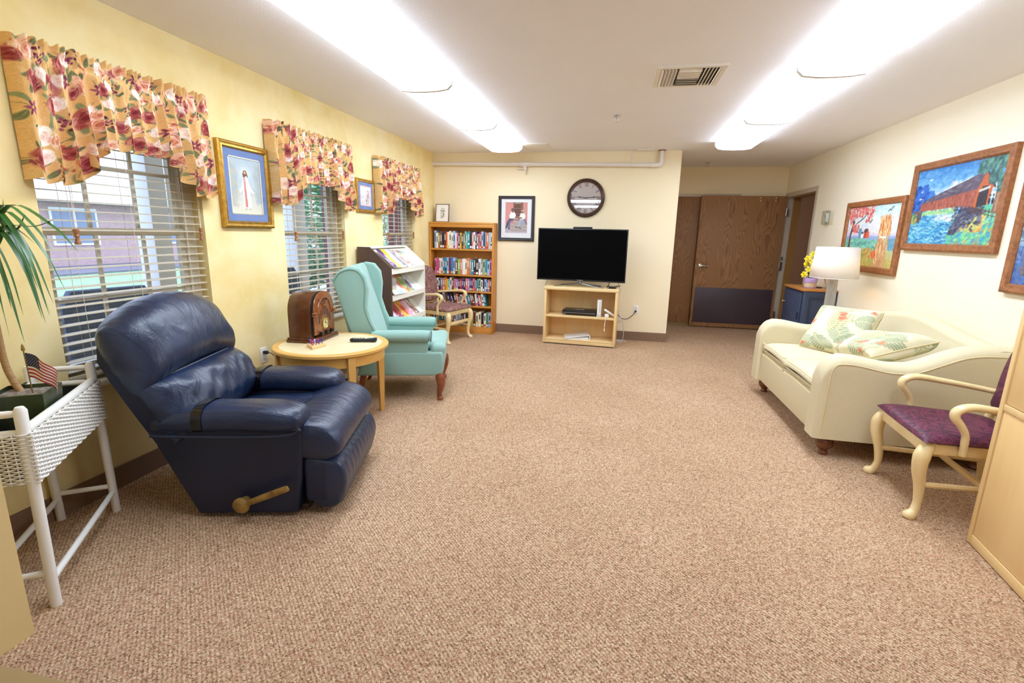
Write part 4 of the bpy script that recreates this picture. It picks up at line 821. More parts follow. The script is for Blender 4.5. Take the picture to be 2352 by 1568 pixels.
# ---------------------------------------------------------------- queen anne arm chairs
def brocade(name, c1, c2, sc, rough, sheen):
    k = NT(name); k.set(rough, 0, .35, 0, sheen)
    v = k.co((1, 1, 1)); n1 = k.noise(v, sc, 3, .55, 2.6)
    k.l(k.ramp(n1, [(.44, c1), (.5, c2), (.56, c2), (.62, c1)]), k.b.inputs[0]); k.bump(n1, .25, .004); return k.m
def arm_chair(label, loc, rz, mf, front_bar):
    t = thing('dining_armchair', label, 'chair', loc, rz, 'blond wood arm chairs'); hw = .25
    for sg in (-1, 1):
        y = sg*hw
        MB().tube([(-.045, y-sg*.02, .41), (-.02, y-sg*.006, .385), (.0, y+sg*.006, .34), (.0, y+sg*.006, .27), (-.02, y-sg*.004, .18), (-.028, y-sg*.008, .09), (-.018, y, .035), (.004, y+sg*.01, .014), (.01, y+sg*.012, 0)], [.024, .032, .037, .032, .025, .019, .021, .029, .022], 14, smooth=4).build('leg', M_BLOND, t)
        MB().tube([(-.54, sg*.205, 0), (-.505, sg*.205, .2), (-.49, sg*.205, .40), (-.50, sg*.2, .5), (-.525, sg*.19, .62)], [.017, .02, .022, .02, .016], 12, sx=.85, smooth=3).build('leg', M_BLOND, t)
        MB().tube([(-.53, sg*.215, .585), (-.40, sg*.25, .60), (-.25, sg*.272, .615), (-.15, sg*.277, .622), (-.095, sg*.277, .60), (-.088, sg*.277, .565), (-.12, sg*.277, .525), (-.145, sg*.277, .48), (-.15, sg*.275, .43), (-.155, sg*.268, .375)], [.017, .018, .02, .022, .024, .024, .02, .018, .018, .02], 14, sx=1.1, sy=.85, smooth=4).build('armrest', M_BLOND, t)
        MB().tube([(-.03, sg*.235, .18), (-.51, sg*.2, .19)], .013, 8, sy=1.2).build('stretcher', M_BLOND, t)
    if front_bar: MB().rbox(-.04, -.015, -.235, .235, .225, .265, .006).build('stretcher', M_BLOND, t)
    MB().rbox(-.33, -.305, -.225, .225, .172, .2, .006).build('stretcher', M_BLOND, t)
    MB().prism([(-.5, -.21), (-.03, -.262), (.0, -.25), (.0, .25), (-.03, .262), (-.5, .21)], .355, .412, 'z', r=.008).build('seat_frame', M_BLOND, t)
    MB().pillow([(-.49, -.225, .425), (.015, -.285, .425), (.015, .285, .425), (-.49, .225, .425)], .042, .016, p=6, n=20, bulge=.02).build('seat', mf, t)
    # upholstered back on a thin frame
    o1, o2 = MB(), MB()
    pts = [(-.17, .0), (.17, .0), (.205, .10), (.225, .24), (.215, .36), (.165, .44), (.09, .475), (0, .485), (-.09, .475), (-.165, .44), (-.215, .36), (-.225, .24), (-.205, .10)]
    out = closedsmooth(pts, 3); 
    def at(y, q, d, k=1): yy = y*k; qq = .24+(q-.24)*k; return (-.49-.17*qq+d*.985, yy, .485+.985*qq+d*.17)
    o1.loft([[at(y, q, d, k) for y, q in out] for d, k in ((-.022, .97), (-.012, 1.0), (.004, 1.0), (.008, .97))]); o1.build('back_frame', M_BLOND, t)
    o2.loft([[at(y, q, d, k) for y, q in out] for d, k in ((.0, .955), (.018, .95), (.03, .88), (.038, .7), (.042, .4), (.043, .1))]); o2.build('backrest', mf, t, smooth=60)
    MB().rbox(-.535, -.515, -.205, .205, .455, .485, .006).build('back_rail', M_BLOND, t)
M_BROC = brocade('brown_scroll_brocade', '#a67f74', '#663838', 19, .8, 0); M_PURP = brocade('burgundy_damask', '#6a2a42', '#441b2f', 13, .5, 0)
def spot(p, q): return ((p[0]+q[0])/2, (p[1]+q[1])/2, 0)
arm_chair('blond wood arm chair with brown scroll-patterned seat, between magazine rack and bookcase', (-1.925, 5.995, 0), math.atan2(-.265, .964), M_BROC, True)
arm_chair('blond wood arm chair with burgundy damask seat, in front of the cream loveseat', (1.585, 2.91, 0), math.atan2(.079, -.997), M_PURP, False)

# ---------------------------------------------------------------- loveseat
M_SOFA = fabric('cream_upholstery', '#d4c8a4', '#dbd0ad', 700, .2, 0); M_SWELT = mat('cream_welt', '#d8c89c', .9); M_BUN = mat('turned_brown_wood', '#5e3218', .25, c2='#7a4522', nscale=18, coat=.3)
sx, sy = 1.86, 4.07; X0, X1, Y0, Y1 = 1.345-sx, 2.375-sx, 3.305-sy, 4.835-sy
t = thing('loveseat', 'cream camelback loveseat against the right wall with turned brown feet', 'sofa', (sx, sy, 0))
MB().rbox(X0+.006, X1-.01, Y0+.03, Y1-.03, .13, .385, .014, 3).build('base', M_SOFA, t)
hx = [1.315, 1.335, 1.37, 1.42, 1.5, 1.6, 1.69, 1.8, 1.87, 1.97, 2.08, 2.2, 2.36]; hz = [.56, .62, .665, .687, .685, .667, .652, .655, .678, .727, .775, .792, .792]
for ya, yb, out in ((Y0, Y0+.16, -1), (Y1-.16, Y1, 1)):
    rings = []
    for x in list(np.linspace(1.318, 1.42, 8)) + list(np.linspace(1.45, 2.36, 22)):
        h = float(np.interp(x, hx, hz)); r = min(.075, .08); pr = []; fk = .80+.20*min(1, (x-1.318)/.05)**.5
        yc = (ya+yb)/2; hw = (yb-ya)/2
        pr += [(yc-hw*fk, .135), (yc-hw*fk, .3), (yc-hw*fk*1.0, h-.09)]
        pr += [(yc+hw*fk*math.cos(a)*1.03, h-.062+.062*math.sin(a)) for a in np.linspace(PI, 0, 11)]
        pr += [(yc+hw*fk, h-.09), (yc+hw*fk, .3), (yc+hw*fk, .135)]
        rings.append([(x-sx, y, z) for y, z in pr])
    a = MB().loft(rings).build('armrest', M_SOFA, t, smooth=50)
    yo = (ya-.001) if out < 0 else (yb+.001)
    MB().tube([(1.36-sx, yo+.008*-out, .14), (1.362-sx, yo, .35), (1.365-sx, yo, .56)] + [(x-sx, yo, float(np.interp(x, hx, hz))-.052) for x in (1.385, 1.42, 1.5, 1.6, 1.69, 1.8, 1.87, 1.97, 2.08, 2.2, 2.35)], .005, 6, smooth=3).build('welt', M_SWELT, a)
rings = []
yy = [3.31, 3.45, 3.7, 3.87, 4.07, 4.23, 4.4, 4.58, 4.75, 4.83]; hb = [.775, .785, .81, .835, .868, .87, .855, .83, .80, .785]
for y in np.linspace(3.32, 4.82, 26):
    h = float(np.interp(y, yy, hb)); h = h
    pr = [(2.10, .36), (2.125, .5), (2.17, .66), (2.205, h-.06)] + [(2.265+.06*math.cos(a), h-.05+.05*math.sin(a)) for a in np.linspace(PI, 0, 9)] + [(2.345, h-.1), (2.37, .5), (2.37, .135), (2.15, .135)]
    rings.append([(x-sx, y-sy, z) for x, z in pr])
MB().loft(rings).build('backrest', M_SOFA, t, smooth=50)
for i, (a, b) in enumerate(((Y0+.15, -.004), (.004, Y1-.15))):
    wr = lambda x, y, sg, tt: (0, 0, .012*(1-y*y)*(1 if sg > 0 else 0))
    c = MB().pillow([(X0+.0, a, .43), (2.14-sx, a, .425), (2.14-sx, b, .425), (X0+.0, b, .43)], .062, .062, p=9, n=24, e=.42, warp=wr).build('seat_cushion', M_SOFA, t)
    for z in (.479, .381): MB().tube([(X0+.006, a+.01, z), (X0-.003, a+.05, z-.003), (X0-.004, (a+b)/2, z+.004), (X0-.003, b-.05, z-.003), (X0+.006, b-.01, z)], .005, 6, smooth=4).build('welt', M_SWELT, c)
for x in (X0+.085, X1-.08):
    for y in (Y0+.09, Y1-.075): MB().lathe([(0, 0), (.024, 0), (.03, .012), (.024, .03), (.03, .038), (.05, .06), (.055, .085), (.046, .11), (.03, .118), (.044, .126), (.044, .14), (0, .14)], 22, (x, y, 0)).build('leg', M_BUN, t)
# tropical leaf cushions
def tropic(seed):
    c = Canvas(90, 90, '#ddd5b6', 1, seed); P = ['#a9b090', '#989f80', '#bcbc96', '#c9c196']
    c.dabs(40, 0, 1, 0, 1, ['#e3dcc0', '#d8cfa4', '#e0d6b0'], .07, .5)
    for i in range(11):
        x, y = (.15+.33*(i % 3)+c.r.uniform(-.1, .1), .12+.26*(i//3)+c.r.uniform(-.08, .08)); a = c.r.uniform(0, 6.28); L = c.r.uniform(.14, .2); col = P[i % 4]
        for k in range(9):
            q = -1+.23*k; px, py = x+L*q*math.cos(a), y+L*q*math.sin(a); w_ = L*.75*(1-q*q)**.5+.02
            for sg in (-1, 1):
                b = a+sg*(1.0); c.line([(px, py), (px+w_*math.cos(b), py+w_*math.sin(b))], .026, col, .85); c.line([(px, py), (px+w_*.95*math.cos(b), py+w_*.95*math.sin(b))], .006, '#7f8a66', .7)
        c.line([(x-L*math.cos(a), y-L*math.sin(a)), (x+L*math.cos(a), y+L*math.sin(a))], .011, '#d8c89c', .9)
    for i in range(5):
        x, y = c.r.uniform(.1, .9), c.r.uniform(.1, .9); a = c.r.uniform(0, 6)
        for k in range(5): b = a+(k-2)*.35; c.ell(x+.05*math.cos(b), y+.05*math.sin(b), .06, .014, ['#d07c60', '#dc9c78', '#c4664e'][k % 3], b, .9)
    return c
M_PIL = vcol('tropical_print_cloth', .9, .15)
def cushion(label, A, B, Cc, D, th, seed):
    A, B, Cc, D = [Vector(q) for q in (A, B, Cc, D)]; ctr = (A+B+Cc+D)/4
    t = thing('throw_pillow', label, 'pillow', ctr, 0, 'tropical leaf pillows'); N = (B-A).cross(D-A).normalized()
    n = 90; g = np.linspace(-1, 1, n); g = np.sign(g)*(1-(1-np.abs(g))**1.5)
    def edge(x, y): return 1-.07*((1-x*x)*(y*y)**2+(1-y*y)*(x*x)**2)*.9
    for sg, nm in ((1, 'front_cover'), (-1, 'back_cover')):
        P = np.zeros((n, n, 3))
        for j, y in enumerate(g):
            for i, x in enumerate(g):
                u, v = (x+1)/2, (y+1)/2; q = (A.lerp(B, u).lerp(D.lerp(Cc, u), v)-ctr)*edge(x, y); P[j, i] = q+N*sg*th*((1-x**6)*(1-y**6))**.38
        c = tropic(seed+(sg < 0)); 
        if sg < 0: P = P[:, ::-1]
        vgrid(nm, P, c.a, M_PIL, t)
    ring = []
    for x, y in [(k, -1) for k in np.linspace(-1, 1, 9)[:-1]]+[(1, k) for k in np.linspace(-1, 1, 9)[:-1]]+[(-k, 1) for k in np.linspace(-1, 1, 9)[:-1]]+[(-1, -k) for k in np.linspace(-1, 1, 9)[:-1]]:
        u, v = (x+1)/2, (y+1)/2; ring.append((A.lerp(B, u).lerp(D.lerp(Cc, u), v)-ctr)*edge(x, y))
    MB().tube(ring, .0055, 6, closed=True).build('welt', M_SWELT, t)
cushion('square tropical-leaf pillow propped in the far corner of the loveseat', (1.575, 4.50, .50), (1.87, 4.10, .50), (2.06, 4.27, .845), (1.79, 4.70, .83), .075, 40)
cushion('tropical-leaf pillow lying low against the near arm of the loveseat', (1.67, 4.04, .55), (1.66, 3.50, .65), (2.11, 3.65, .75), (1.93, 4.18, .68), .08, 50)
# ---------------------------------------------------------------- bookcase and its books
bx0, bx1, by0, by1, bz = -2.535, -1.62, 6.52, 6.735, 1.50
t = thing('bookcase', 'honey oak bookcase full of books in the far left corner', 'bookcase', (0, 0, 0))
for x in (bx0, bx1-.022): MB().rbox(x, x+.022, by0, by1, 0, bz, .002).build('side_panel', M_OAK, t)
MB().rbox(bx0, bx1, by0-.003, by1, bz-.006, bz+.018, .004).build('top', M_OAKX, t)
MB().rbox(bx0+.022, bx1-.022, by0+.002, by0+.02, bz-.05, bz-.006, .002).build('top_rail', M_OAKX, t)
MB().rbox(bx0+.022, bx1-.022, by0+.004, by0+.02, 0, .075, .002).build('kick_board', M_OAKX, t)
MB().box(bx0+.022, bx1-.022, by1-.008, by1-.003, .03, bz-.006).build('back_panel', M_OAK, t, smooth=0)
SH = [1.165, .815, .592, .386, .093]
for z in SH: MB().rbox(bx0+.022, bx1-.022, by0+.004, by1-.008, z-.022, z, .002).build('shelf', M_OAKX, t)
CN = {'white': '#ece9e2', 'cream': '#e8dcb8', 'grey': '#8d9297', 'pale blue': '#9fb9d8', 'blue': '#3f6fb5', 'navy': '#26305c', 'teal': '#2a8a98', 'green': '#4f7d4a', 'lime green': '#8fb84a', 'yellow': '#dcbc3c', 'olive': '#8f8238', 'orange': '#e8792c', 'red': '#c23030', 'pink': '#d0749a', 'magenta': '#c83480', 'purple': '#5c3486', 'lilac': '#a48cc4', 'maroon': '#6c2430', 'brown': '#6b4a38', 'black': '#26242a', 'salmon': '#dc8078', 'sage': '#9db48c', 'turquoise': '#40b8b4'}
BM = {k: mat('book_cover_'+k.replace(' ', '_'), v, .45) for k, v in CN.items()}; M_PAGES = mat('book_pages', '#e6dcc4', .9); M_LAB = [mat('white_label', '#efeeea', .6), mat('yellow_label', '#e8c838', .6), mat('dark_lettering', '#2c2830', .6), mat('pale_lettering', '#dcd8cc', .6), mat('red_label', '#c84438', .6)]
ROWS = [('top shelf', 'pale blue|white|olive|brown|black|maroon|orange|white|cream|white|pale blue|white|pink|black|yellow|brown|grey|sage|turquoise|teal|black|salmon|white|purple|olive|pink|red|pale blue|navy|grey|orange|pale blue|cream', .225, 0),
        ('second shelf down', 'pink|magenta|white|cream|blue|teal|pale blue|maroon|blue|pale blue|brown|lime green|salmon|white|cream|orange|grey|teal|black|black|white|grey|sage|teal|pale blue|pink', .215, 0),
        ('middle shelf', 'blue|white|navy|grey|salmon|orange|yellow|turquoise|white|brown|pink|lilac|maroon|red|purple|navy|salmon|lilac|purple|maroon|pink|grey|teal|sage|white|black|pale blue|blue|salmon|brown', .17, 0),
        ('fourth shelf down', 'brown|cream|olive|black|grey|white|brown|navy|purple|black|brown|salmon|black|white|red|white|teal|maroon|brown|white|purple|salmon|white|teal', .165, 1),
        ('bottom shelf', 'navy|blue|teal|black|pale blue|black|brown|maroon|white|pale blue|grey|black|brown|black|orange|lime green|maroon|cream|cream|black|white|green|pale blue', .2, 0)]
rb = random.Random(5)
for ri, (nm, cols, hh, lean) in enumerate(ROWS):
    cols = cols.split('|'); n = len(cols); x = bx0+.03+.035*(ri < 3); span = bx1-.026-x-(.07 if lean else 0); wts = [rb.uniform(.75, 1.3) for _ in cols]; k = span/sum(wts)
    for i, c in enumerate(cols):
        w_ = wts[i]*k; h = hh*rb.uniform(.88, 1.06); dp = rb.uniform(.13, .155); h = min(h, (bz-.055 if ri == 0 else SH[ri-1]-.03)-SH[ri]); wt = w_-.0012
        o = MB(); o.rbox(0, wt, -dp/2, dp/2, 0, h, min(.0025, wt*.2), 1); o.box(.0025, wt-.0025, -dp/2+.006, dp/2-.004, h-.0005, h+.0008, 1)
        q = rb.random(); m2 = rb.randrange(5); m3 = 2 if c in ('white', 'cream', 'pale blue', 'yellow', 'sage', 'pink') else 3
        if q < .55: o.box(wt*.12, wt*.88, -dp/2-.0006, -dp/2+.002, h*.05, h*.05+.03, 2)
        if q > .3: o.box(wt*.3, wt*.7, -dp/2-.0006, -dp/2+.002, h*rb.uniform(.35, .5), h*rb.uniform(.75, .9), 3)
        if q > .75: o.box(wt*.05, wt*.95, -dp/2-.0006, -dp/2+.002, h*.25, h*.34, 4)
        th = math.radians(rb.uniform(7, 17)) if lean and i > 4 else 0
        b = o.build('book', [BM[c], M_PAGES, M_LAB[m2 if m2 != 2 else 0], M_LAB[m3], M_LAB[(m2+1) % 5]], loc=(x, by0+.03+dp/2, SH[ri]+.0005))
        if th: b.rotation_euler = (0, -th, 0); b.location.x += 0; b.location.z += 0
        thick = 'thick ' if w_ > 1.12*k else 'slim ' if w_ < .85*k else ''
        tag(b, '%s%s book%s, %s from the left on the %s' % (thick, c, ' leaning left' if th else '', ORD[i], nm), 'book', 'books on the %s' % nm); x += w_
# small framed sketch on top
c = Canvas(40, 52, '#eceae2', .72, 31); c.dabs(60, .25, .5, .2, .8, ['#b8b4a4', '#a09c90', '#c8c0a0', '#8c8c84'], .025, .6)
for k in range(8): a = k*.8; c.line([(.36+.1*math.cos(a), .45+.2*math.sin(a)), (.36+.1*math.cos(a+1.4), .48+.2*math.sin(a+1.4))], .016, '#6c6a62', .7)
t = thing('framed_sketch', 'small framed ink sketch standing on top of the bookcase', 'picture', (-2.385, 6.63, 1.5185)); t.rotation_euler = (math.radians(-9), 0, math.radians(3))
M_SF = mat('thin_brown_frame', '#5a4034', .4); o = MB(); w_, h = .19, .245
for x0, x1, z0, z1 in ((-w_/2, w_/2, 0, .008), (-w_/2, w_/2, h-.008, h), (-w_/2, -w_/2+.008, 0, h), (w_/2-.008, w_/2, 0, h)): o.rbox(x0, x1, -.008, .008, z0, z1, .002)
o.build('frame', M_SF, t); MB().box(-w_/2+.005, w_/2-.005, 0, .006, .005, h-.005).build('backing', M_BLACK, t)
c.build('print', (-w_/2+.008, -.0015, .008), (w_-.016, 0, 0), (0, 0, h-.016), M_ART, t)
MB().box(-.03, .03, .004, .01, .0, .16, M=Matrix.Rotation(math.radians(-24), 4, 'X')).build('easel_back', M_BLACK, t)

# ---------------------------------------------------------------- magazine rack
M_LAMW = mat('off_white_laminate', '#e6e5d8', .45); M_WENGE = wood('dark_walnut_laminate', '#4a342c', '#5f463a', 2, 3, .5, 2)
ry0, ry1, rx0, rx1 = 4.53, 5.42, XL+.02, -2.165; rw = ry1-ry0
t = thing('magazine_rack', 'sloping magazine rack with dark side and white tiers, behind the wing chair', 'magazine rack', (rx0, ry0, 0)); D = rx1-rx0
sp = [(0, 0), (D, 0), (D, 1.03), (D-.225, 1.222), (0, 1.222)]
for y0 in (0, rw-.02):
    MB().prism(sp, y0, y0+.02, 'y').build('side_panel', M_WENGE, t, smooth=0) if y0 == 0 else MB().prism(sp, y0, y0+.02, 'y').build('side_panel', M_LAMW, t, smooth=0)
MB().prism([(.004, 0), (.012, 0), (.012, 1.21), (.004, 1.21)], .02, rw-.02, 'y').build('back_panel', M_LAMW, t, smooth=0)
tiers = [(1.012, 1.195), (.745, .955), (.475, .70), (.2, .43)]; rs = []
for zl, zt in tiers:
    x1, x0 = D-.012, D-.245; o = MB().prism([(x1, zl-.035), (x1, zl-.02), (x0, zt), (x0-.012, zt), (x0-.012, zt-.015)], .02, rw-.02, 'y')
    o.rbox(D-.014, D, .02, rw-.02, zl-.055, zl+.0, .002); o.build('tier', M_LAMW, t, smooth=0); rs.append((x1, zl-.02, x0, zt))
MB().rbox(.0, D-.225, .02, rw-.02, 1.205, 1.222, .002).build('top', M_LAMW, t)
MAGC = [['purple-edged', 'yellow', 'white', 'grey', 'pink and white', 'peach', 'pale floral'], ['cream and green', 'pale blue', 'white and red', 'orange and green', 'lilac-edged', 'white'], ['lilac', 'dark red', 'yellow and red', 'pink', 'brown portrait']]
PALM = {'purple-edged': ['#6a3c8c', '#e8e4ec', '#4c3468'], 'yellow': ['#f0dc3c', '#e8e4dc', '#d8c030'], 'white': ['#f0f0ee', '#e4e6e8', '#c8ccd4'], 'grey': ['#8c9098', '#c4c8cc', '#b0b4b8'], 'pink and white': ['#f0e8ec', '#e4b0bc', '#7ca068', '#c86c5c'], 'peach': ['#ecc8a0', '#f4e8d8', '#e0b488', '#8c8484'], 'pale floral': ['#dce8e4', '#eef0ec', '#b8a8c0', '#a8bcb8'], 'cream and green': ['#f0ecdc', '#98c060', '#d8dcc4', '#e0b0a0'], 'pale blue': ['#b8d4e4', '#dce8ee', '#e08870', '#98b8cc'], 'white and red': ['#ecece8', '#d85c48', '#a8c4d8', '#e8dcd0'], 'orange and green': ['#eca03c', '#70a848', '#f0e4d0', '#e0643c'], 'lilac-edged': ['#e8e0ec', '#6c4890', '#f0ecf0', '#8c9468'], 'lilac': ['#d4c8e4', '#e8dce8', '#c858a0', '#a89cc8'], 'dark red': ['#9c2c3c', '#c85c58', '#5c1c28'], 'yellow and red': ['#f0b83c', '#d8403c', '#f0d88c'], 'pink': ['#f0b0c4', '#f4e4e8', '#d87898'], 'brown portrait': ['#4c342c', '#e0a888', '#f0ece8', '#6c5044']}
TN = ['top tier', 'second tier', 'third tier']; rm = random.Random(3); M_MAG = vcol('glossy_magazine_cover', .3, .4)
for ti, names in enumerate(MAGC):
    x1, z1, x0, z0 = rs[ti]; U = Vector((x0-x1, 0, z0-z1)).normalized(); N = Vector((-U.z, 0, U.x))
    if N.z < 0: N = -N
    n = len(names)
    for i, nm in enumerate(names):
        y = .05+(rw-.30)*i/(n-1); L = min(.27, (Vector((x0-x1, 0, z0-z1)).length)+.0); P0 = Vector((x1, y, z1))+N*(.003+.011*(n-1-i)*.55)+U*.003
        lift = .02; wd = .195; tl = rm.uniform(-.04, .04); pal = PALM[nm]
        g = thing('magazine', '%s magazine, %s from the left on the %s of the rack' % (nm, ORD[i], TN[ti]), 'magazine', Vector((rx0, ry0, 0))+P0, 0, 'magazines in the rack')
        A = Vector((0, 1, 0))+U*tl-N*.075; A.normalize(); cvs = Canvas(18, 24, pal[0], .75, 60+ti*9+i)
        cvs.rect(0, .75, .82, .97, pal[-1]) ; cvs.dabs(16, .1, .65, .1, .8, pal, .09, .8); cvs.ell(.4, .45, .2, .25, pal[1], 0, .8); cvs.dabs(8, .05, .7, .05, .25, [pal[-1], '#f0f0f0'], .03, .8, 0, 3)
        N2 = A.cross(U).normalized(); N2 = N2 if N2.dot(N) > 0 else -N2
        cvs.build('cover', tuple(N2*.0065), tuple(A*wd), tuple(U*L), M_MAG, g)
        o = MB(); v = [A*0, A*wd, A*wd+U*L, U*L]; o.add([tuple(p+N2*.0006) for p in v]+[tuple(p+N2*.006) for p in v], [(0, 1, 2, 3), (4, 5, 6, 7), (0, 1, 5, 4), (1, 2, 6, 5), (2, 3, 7, 6), (3, 0, 4, 7)]); o.build('pages', mat('magazine_pages', '#e8e4dc', .7), g, smooth=0)

# ---------------------------------------------------------------- television and its stand
an = math.atan2(6.158-6.209, .055+.866); t = thing('media_stand', 'open maple media stand with one shelf, under the television', 'tv stand', (-.866, 6.209, 0), an); SW = .922; SD = .36
for x in (0, SW-.03): MB().rbox(x, x+.03, .0, SD, .012, .70, .002).build('side_panel', M_MAPLE, t)
MB().rbox(-.006, SW+.006, -.006, SD, .70, .737, .008, 3).build('top', M_MAPLEX, t)
MB().rbox(.03, SW-.03, .004, SD-.01, .353, .378, .002).build('shelf', M_MAPLEX, t)
MB().rbox(.03, SW-.03, .004, SD-.01, .05, .072, .002).rbox(.03, SW-.03, .004, .022, .012, .06, .002).build('bottom_shelf', M_MAPLEX, t)
MB().box(.03, SW-.03, SD-.012, SD-.004, .012, .70).build('back_panel', M_MAPLE, t, smooth=0)
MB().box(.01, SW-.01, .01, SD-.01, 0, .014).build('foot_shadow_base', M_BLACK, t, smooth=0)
MB().lathe([(0, 0), (.025, 0), (.025, .002), (0, .002)], 18, M=Matrix.Translation((.43, SD-.013, .415)) @ Matrix.Rotation(PI/2, 4, 'X')).build('cable_hole', mat('brown_grommet', '#6b4c24', .6), t)
def onstand(x, y, z): return Matrix.Translation((-.866, 6.209, 0)) @ Matrix.Rotation(an, 4, 'Z') @ Vector((x, y, z))
M_SCR = mat('tv_screen_glass', '#050506', .4, 0, .04)
t = thing('television', 'large flat black television on the maple stand, screen off', 'television', onstand(.425, .19, .7375), an-.012)
TZ0, TZ1, TW = .07, .725, .565
MB().rbox(-TW, TW, -.015, .03, TZ0, TZ1, .004).rbox(-.35, .35, .03, .06, TZ0+.08, TZ1-.2, .02).build('cabinet', M_BLACK, t)
MB().box(-TW+.012, TW-.012, -.0165, -.0145, TZ0+.02, TZ1-.012).build('screen', M_SCR, t, smooth=0)
o = MB()
for x0, x1, z0, z1 in ((-TW, TW, TZ0-.001, TZ0+.004), (-TW, TW, TZ1-.003, TZ1+.001), (-TW-.001, -TW+.003, TZ0, TZ1), (TW-.003, TW+.001, TZ0, TZ1)): o.box(x0, x1, -.0175, -.01, z0, z1)
o.build('bezel_trim', mat('dark_chrome_trim', '#5a6066', .25, .8), t)
v, f = text_mesh('SAMSUNG', .017); MB().add([(x, -.0172-z, TZ0+.011+y) for x, y, z in v], f).build('brand_lettering', mat('silver_lettering', '#d4d8dc', .3, .6), t, weld=False)
MB().tube([(-.315, -.125, .008), (-.2, -.085, .018), (-.08, -.035, .035), (0, -.012, .045), (.08, -.035, .035), (.2, -.085, .018), (.315, -.125, .008)], [.007, .012, .015, .018, .015, .012, .007], 10, sy=.55, smooth=4).tube([(-.26, .1, .006), (-.1, .03, .025), (0, .0, .04), (.1, .03, .025), (.26, .1, .006)], .011, 8, sy=.6, smooth=3).tube([(0, -.005, .035), (0, .012, .09)], [.026, .02], 12, sy=.6).build('stand_legs', mat('gunmetal_stand', '#7c868e', .22, .9), t)
o = tag(MB().rbox(-.12, .12, -.018, .018, 0, .022, .005).box(-.03, .03, -.012, .012, -.001, .0).build('sensor_bar', M_BLACK, loc=onstand(.425, .19, .7375+TZ1+.0012), rz=an), 'thin black sensor bar sitting on top of the television', 'sensor bar')
t = thing('video_recorder', 'flat black video recorder with a silver stripe on the stand shelf', 'video player', onstand(.445, .19, .3785), an)
MB().rbox(-.215, .215, -.13, .13, .006, .062, .004).box(-.2, .2, -.12, .12, 0, .007).build('case', M_BLACK, t); MB().box(-.212, .212, -.1315, -.129, .03, .036).build('silver_stripe', M_METAL, t); MB().box(-.06, .05, -.03, .02, .062, .0625).box(-.21, -.17, -.1315, -.129, .012, .018).build('sticker', mat('grey_sticker', '#a8a8ac', .5), t)
o = MB()
for k in range(8): o.box(.06+.016*k, .066+.016*k, -.06, .06, .062, .0626)
o.build('air_slots', mat('matte_slot', '#26262a', .8), t)
t = thing('game_console', 'slim white game console standing upright on the stand shelf', 'game console', onstand(.70, .12, .3785), an)
MB().rbox(-.025, .025, -.08, .08, .03, .215, .004).build('body', M_WHITE, t); MB().prism([(-.028, 0), (.028, 0), (.026, .034), (-.026, .034)], -.075, .085, 'y').build('dock', mat('light_grey_plastic', '#c4c6c8', .4), t); MB().box(.006, .009, -.081, -.079, .06, .2).build('disc_slot', M_BLACK, t)
t = thing('game_controller', 'white motion controller tilted on its charging block', 'controller', onstand(.80, .06, .3785), an+.2)
MB().rbox(-.028, .022, -.025, .025, 0, .045, .008).build('charging_block', M_WHITE, t); MB().rbox(-.075, .075, -.017, .017, -.013, .013, .006, M=Matrix.Translation((.028, 0, .062)) @ Matrix.Rotation(.55, 4, 'Y')).build('controller', M_WHITE, t)
MB().lathe([(0, 0), (.008, 0), (.008, .003), (0, .003)], 12, M=Matrix.Translation((.028, 0, .062)) @ Matrix.Rotation(.55, 4, 'Y') @ Matrix.Translation((-.03, 0, .012))).build('button', M_METAL, t)
MB().tube([(-.02, -.03, .02), (-.025, -.066, .01), (-.027, -.075, -.02), (-.03, -.076, -.07)], .0035, 6, smooth=3).rbox(-.036, -.026, -.08, -.072, -.11, -.06, .003).rbox(-.038, -.026, -.081, -.071, -.165, -.13, .004).tube([(-.031, -.076, -.06), (-.032, -.076, -.14)], .002, 5).build('wrist_strap', mat('pinkish_white_strap', '#eadfdc', .6), t)
t = thing('ring_binder', 'white ring binder lying open-edged on the bottom of the media stand', 'binder', onstand(.42, .16, .0725), an+math.radians(14))
o = MB().prism([(.16, 0), (.16, .05), (.155, .054), (-.16, .012), (-.16, .009), (.15, .048), (.15, .004), (-.16, .004), (-.16, 0)], -.13, .13, 'y'); o.build('cover', M_WHITE, t, smooth=20)
MB().prism([(.14, .006), (.14, .03), (-.13, .01), (-.13, .006)], -.125, .125, 'y').build('pages', mat('paper', '#dcdce0', .8), t, smooth=0)
t = thing('receiver_box', 'small black receiver box at the right end of the media stand top', 'receiver', onstand(.84, .15, .7375), an)
MB().rbox(-.055, .045, -.05, .05, 0, .024, .004).build('case', M_BLACK, t); MB().box(-.05, -.042, -.0508, -.0495, .008, .014).build('indicator', M_WHITE, t)
# outlets, plugs and cables
def outlet(loc, rz, label, plugs):
    t = thing('wall_outlet', label, 'outlet', loc, rz, None)
    MB().rbox(-.035, .035, -.006, 0, -.058, .058, .003).build('cover_plate', M_WHITE, t)
    for z in (-.022, .022):
        s = MB().rbox(-.016, .016, -.008, -.004, z-.015, z+.015, .006).build('socket', mat('ivory_socket', '#dad8cc', .4), t)
        MB().box(-.008, -.006, -.0086, -.0078, z-.002, z+.007).box(.006, .008, -.0086, -.0078, z-.002, z+.007).box(-.002, .002, -.0086, -.0078, z-.01, z-.006).build('slot', M_BLACK, s)
    return t
outlet((XL, 3.117, .452), RZL, 'white wall outlet below the near framed picture, radio cord plugged in', 1)
outlet((.307, YB, .419), 0, 'white wall outlet right of the media stand, black cord plugged in', 1)
M_CAB = mat('black_cable', '#1c1c1e', .5); M_CABW = mat('white_cable', '#cfcad2', .5)
t = thing('power_cord', 'black radio cord with plug hanging from the outlet by the window', 'cable', (XL, 3.117, .474))
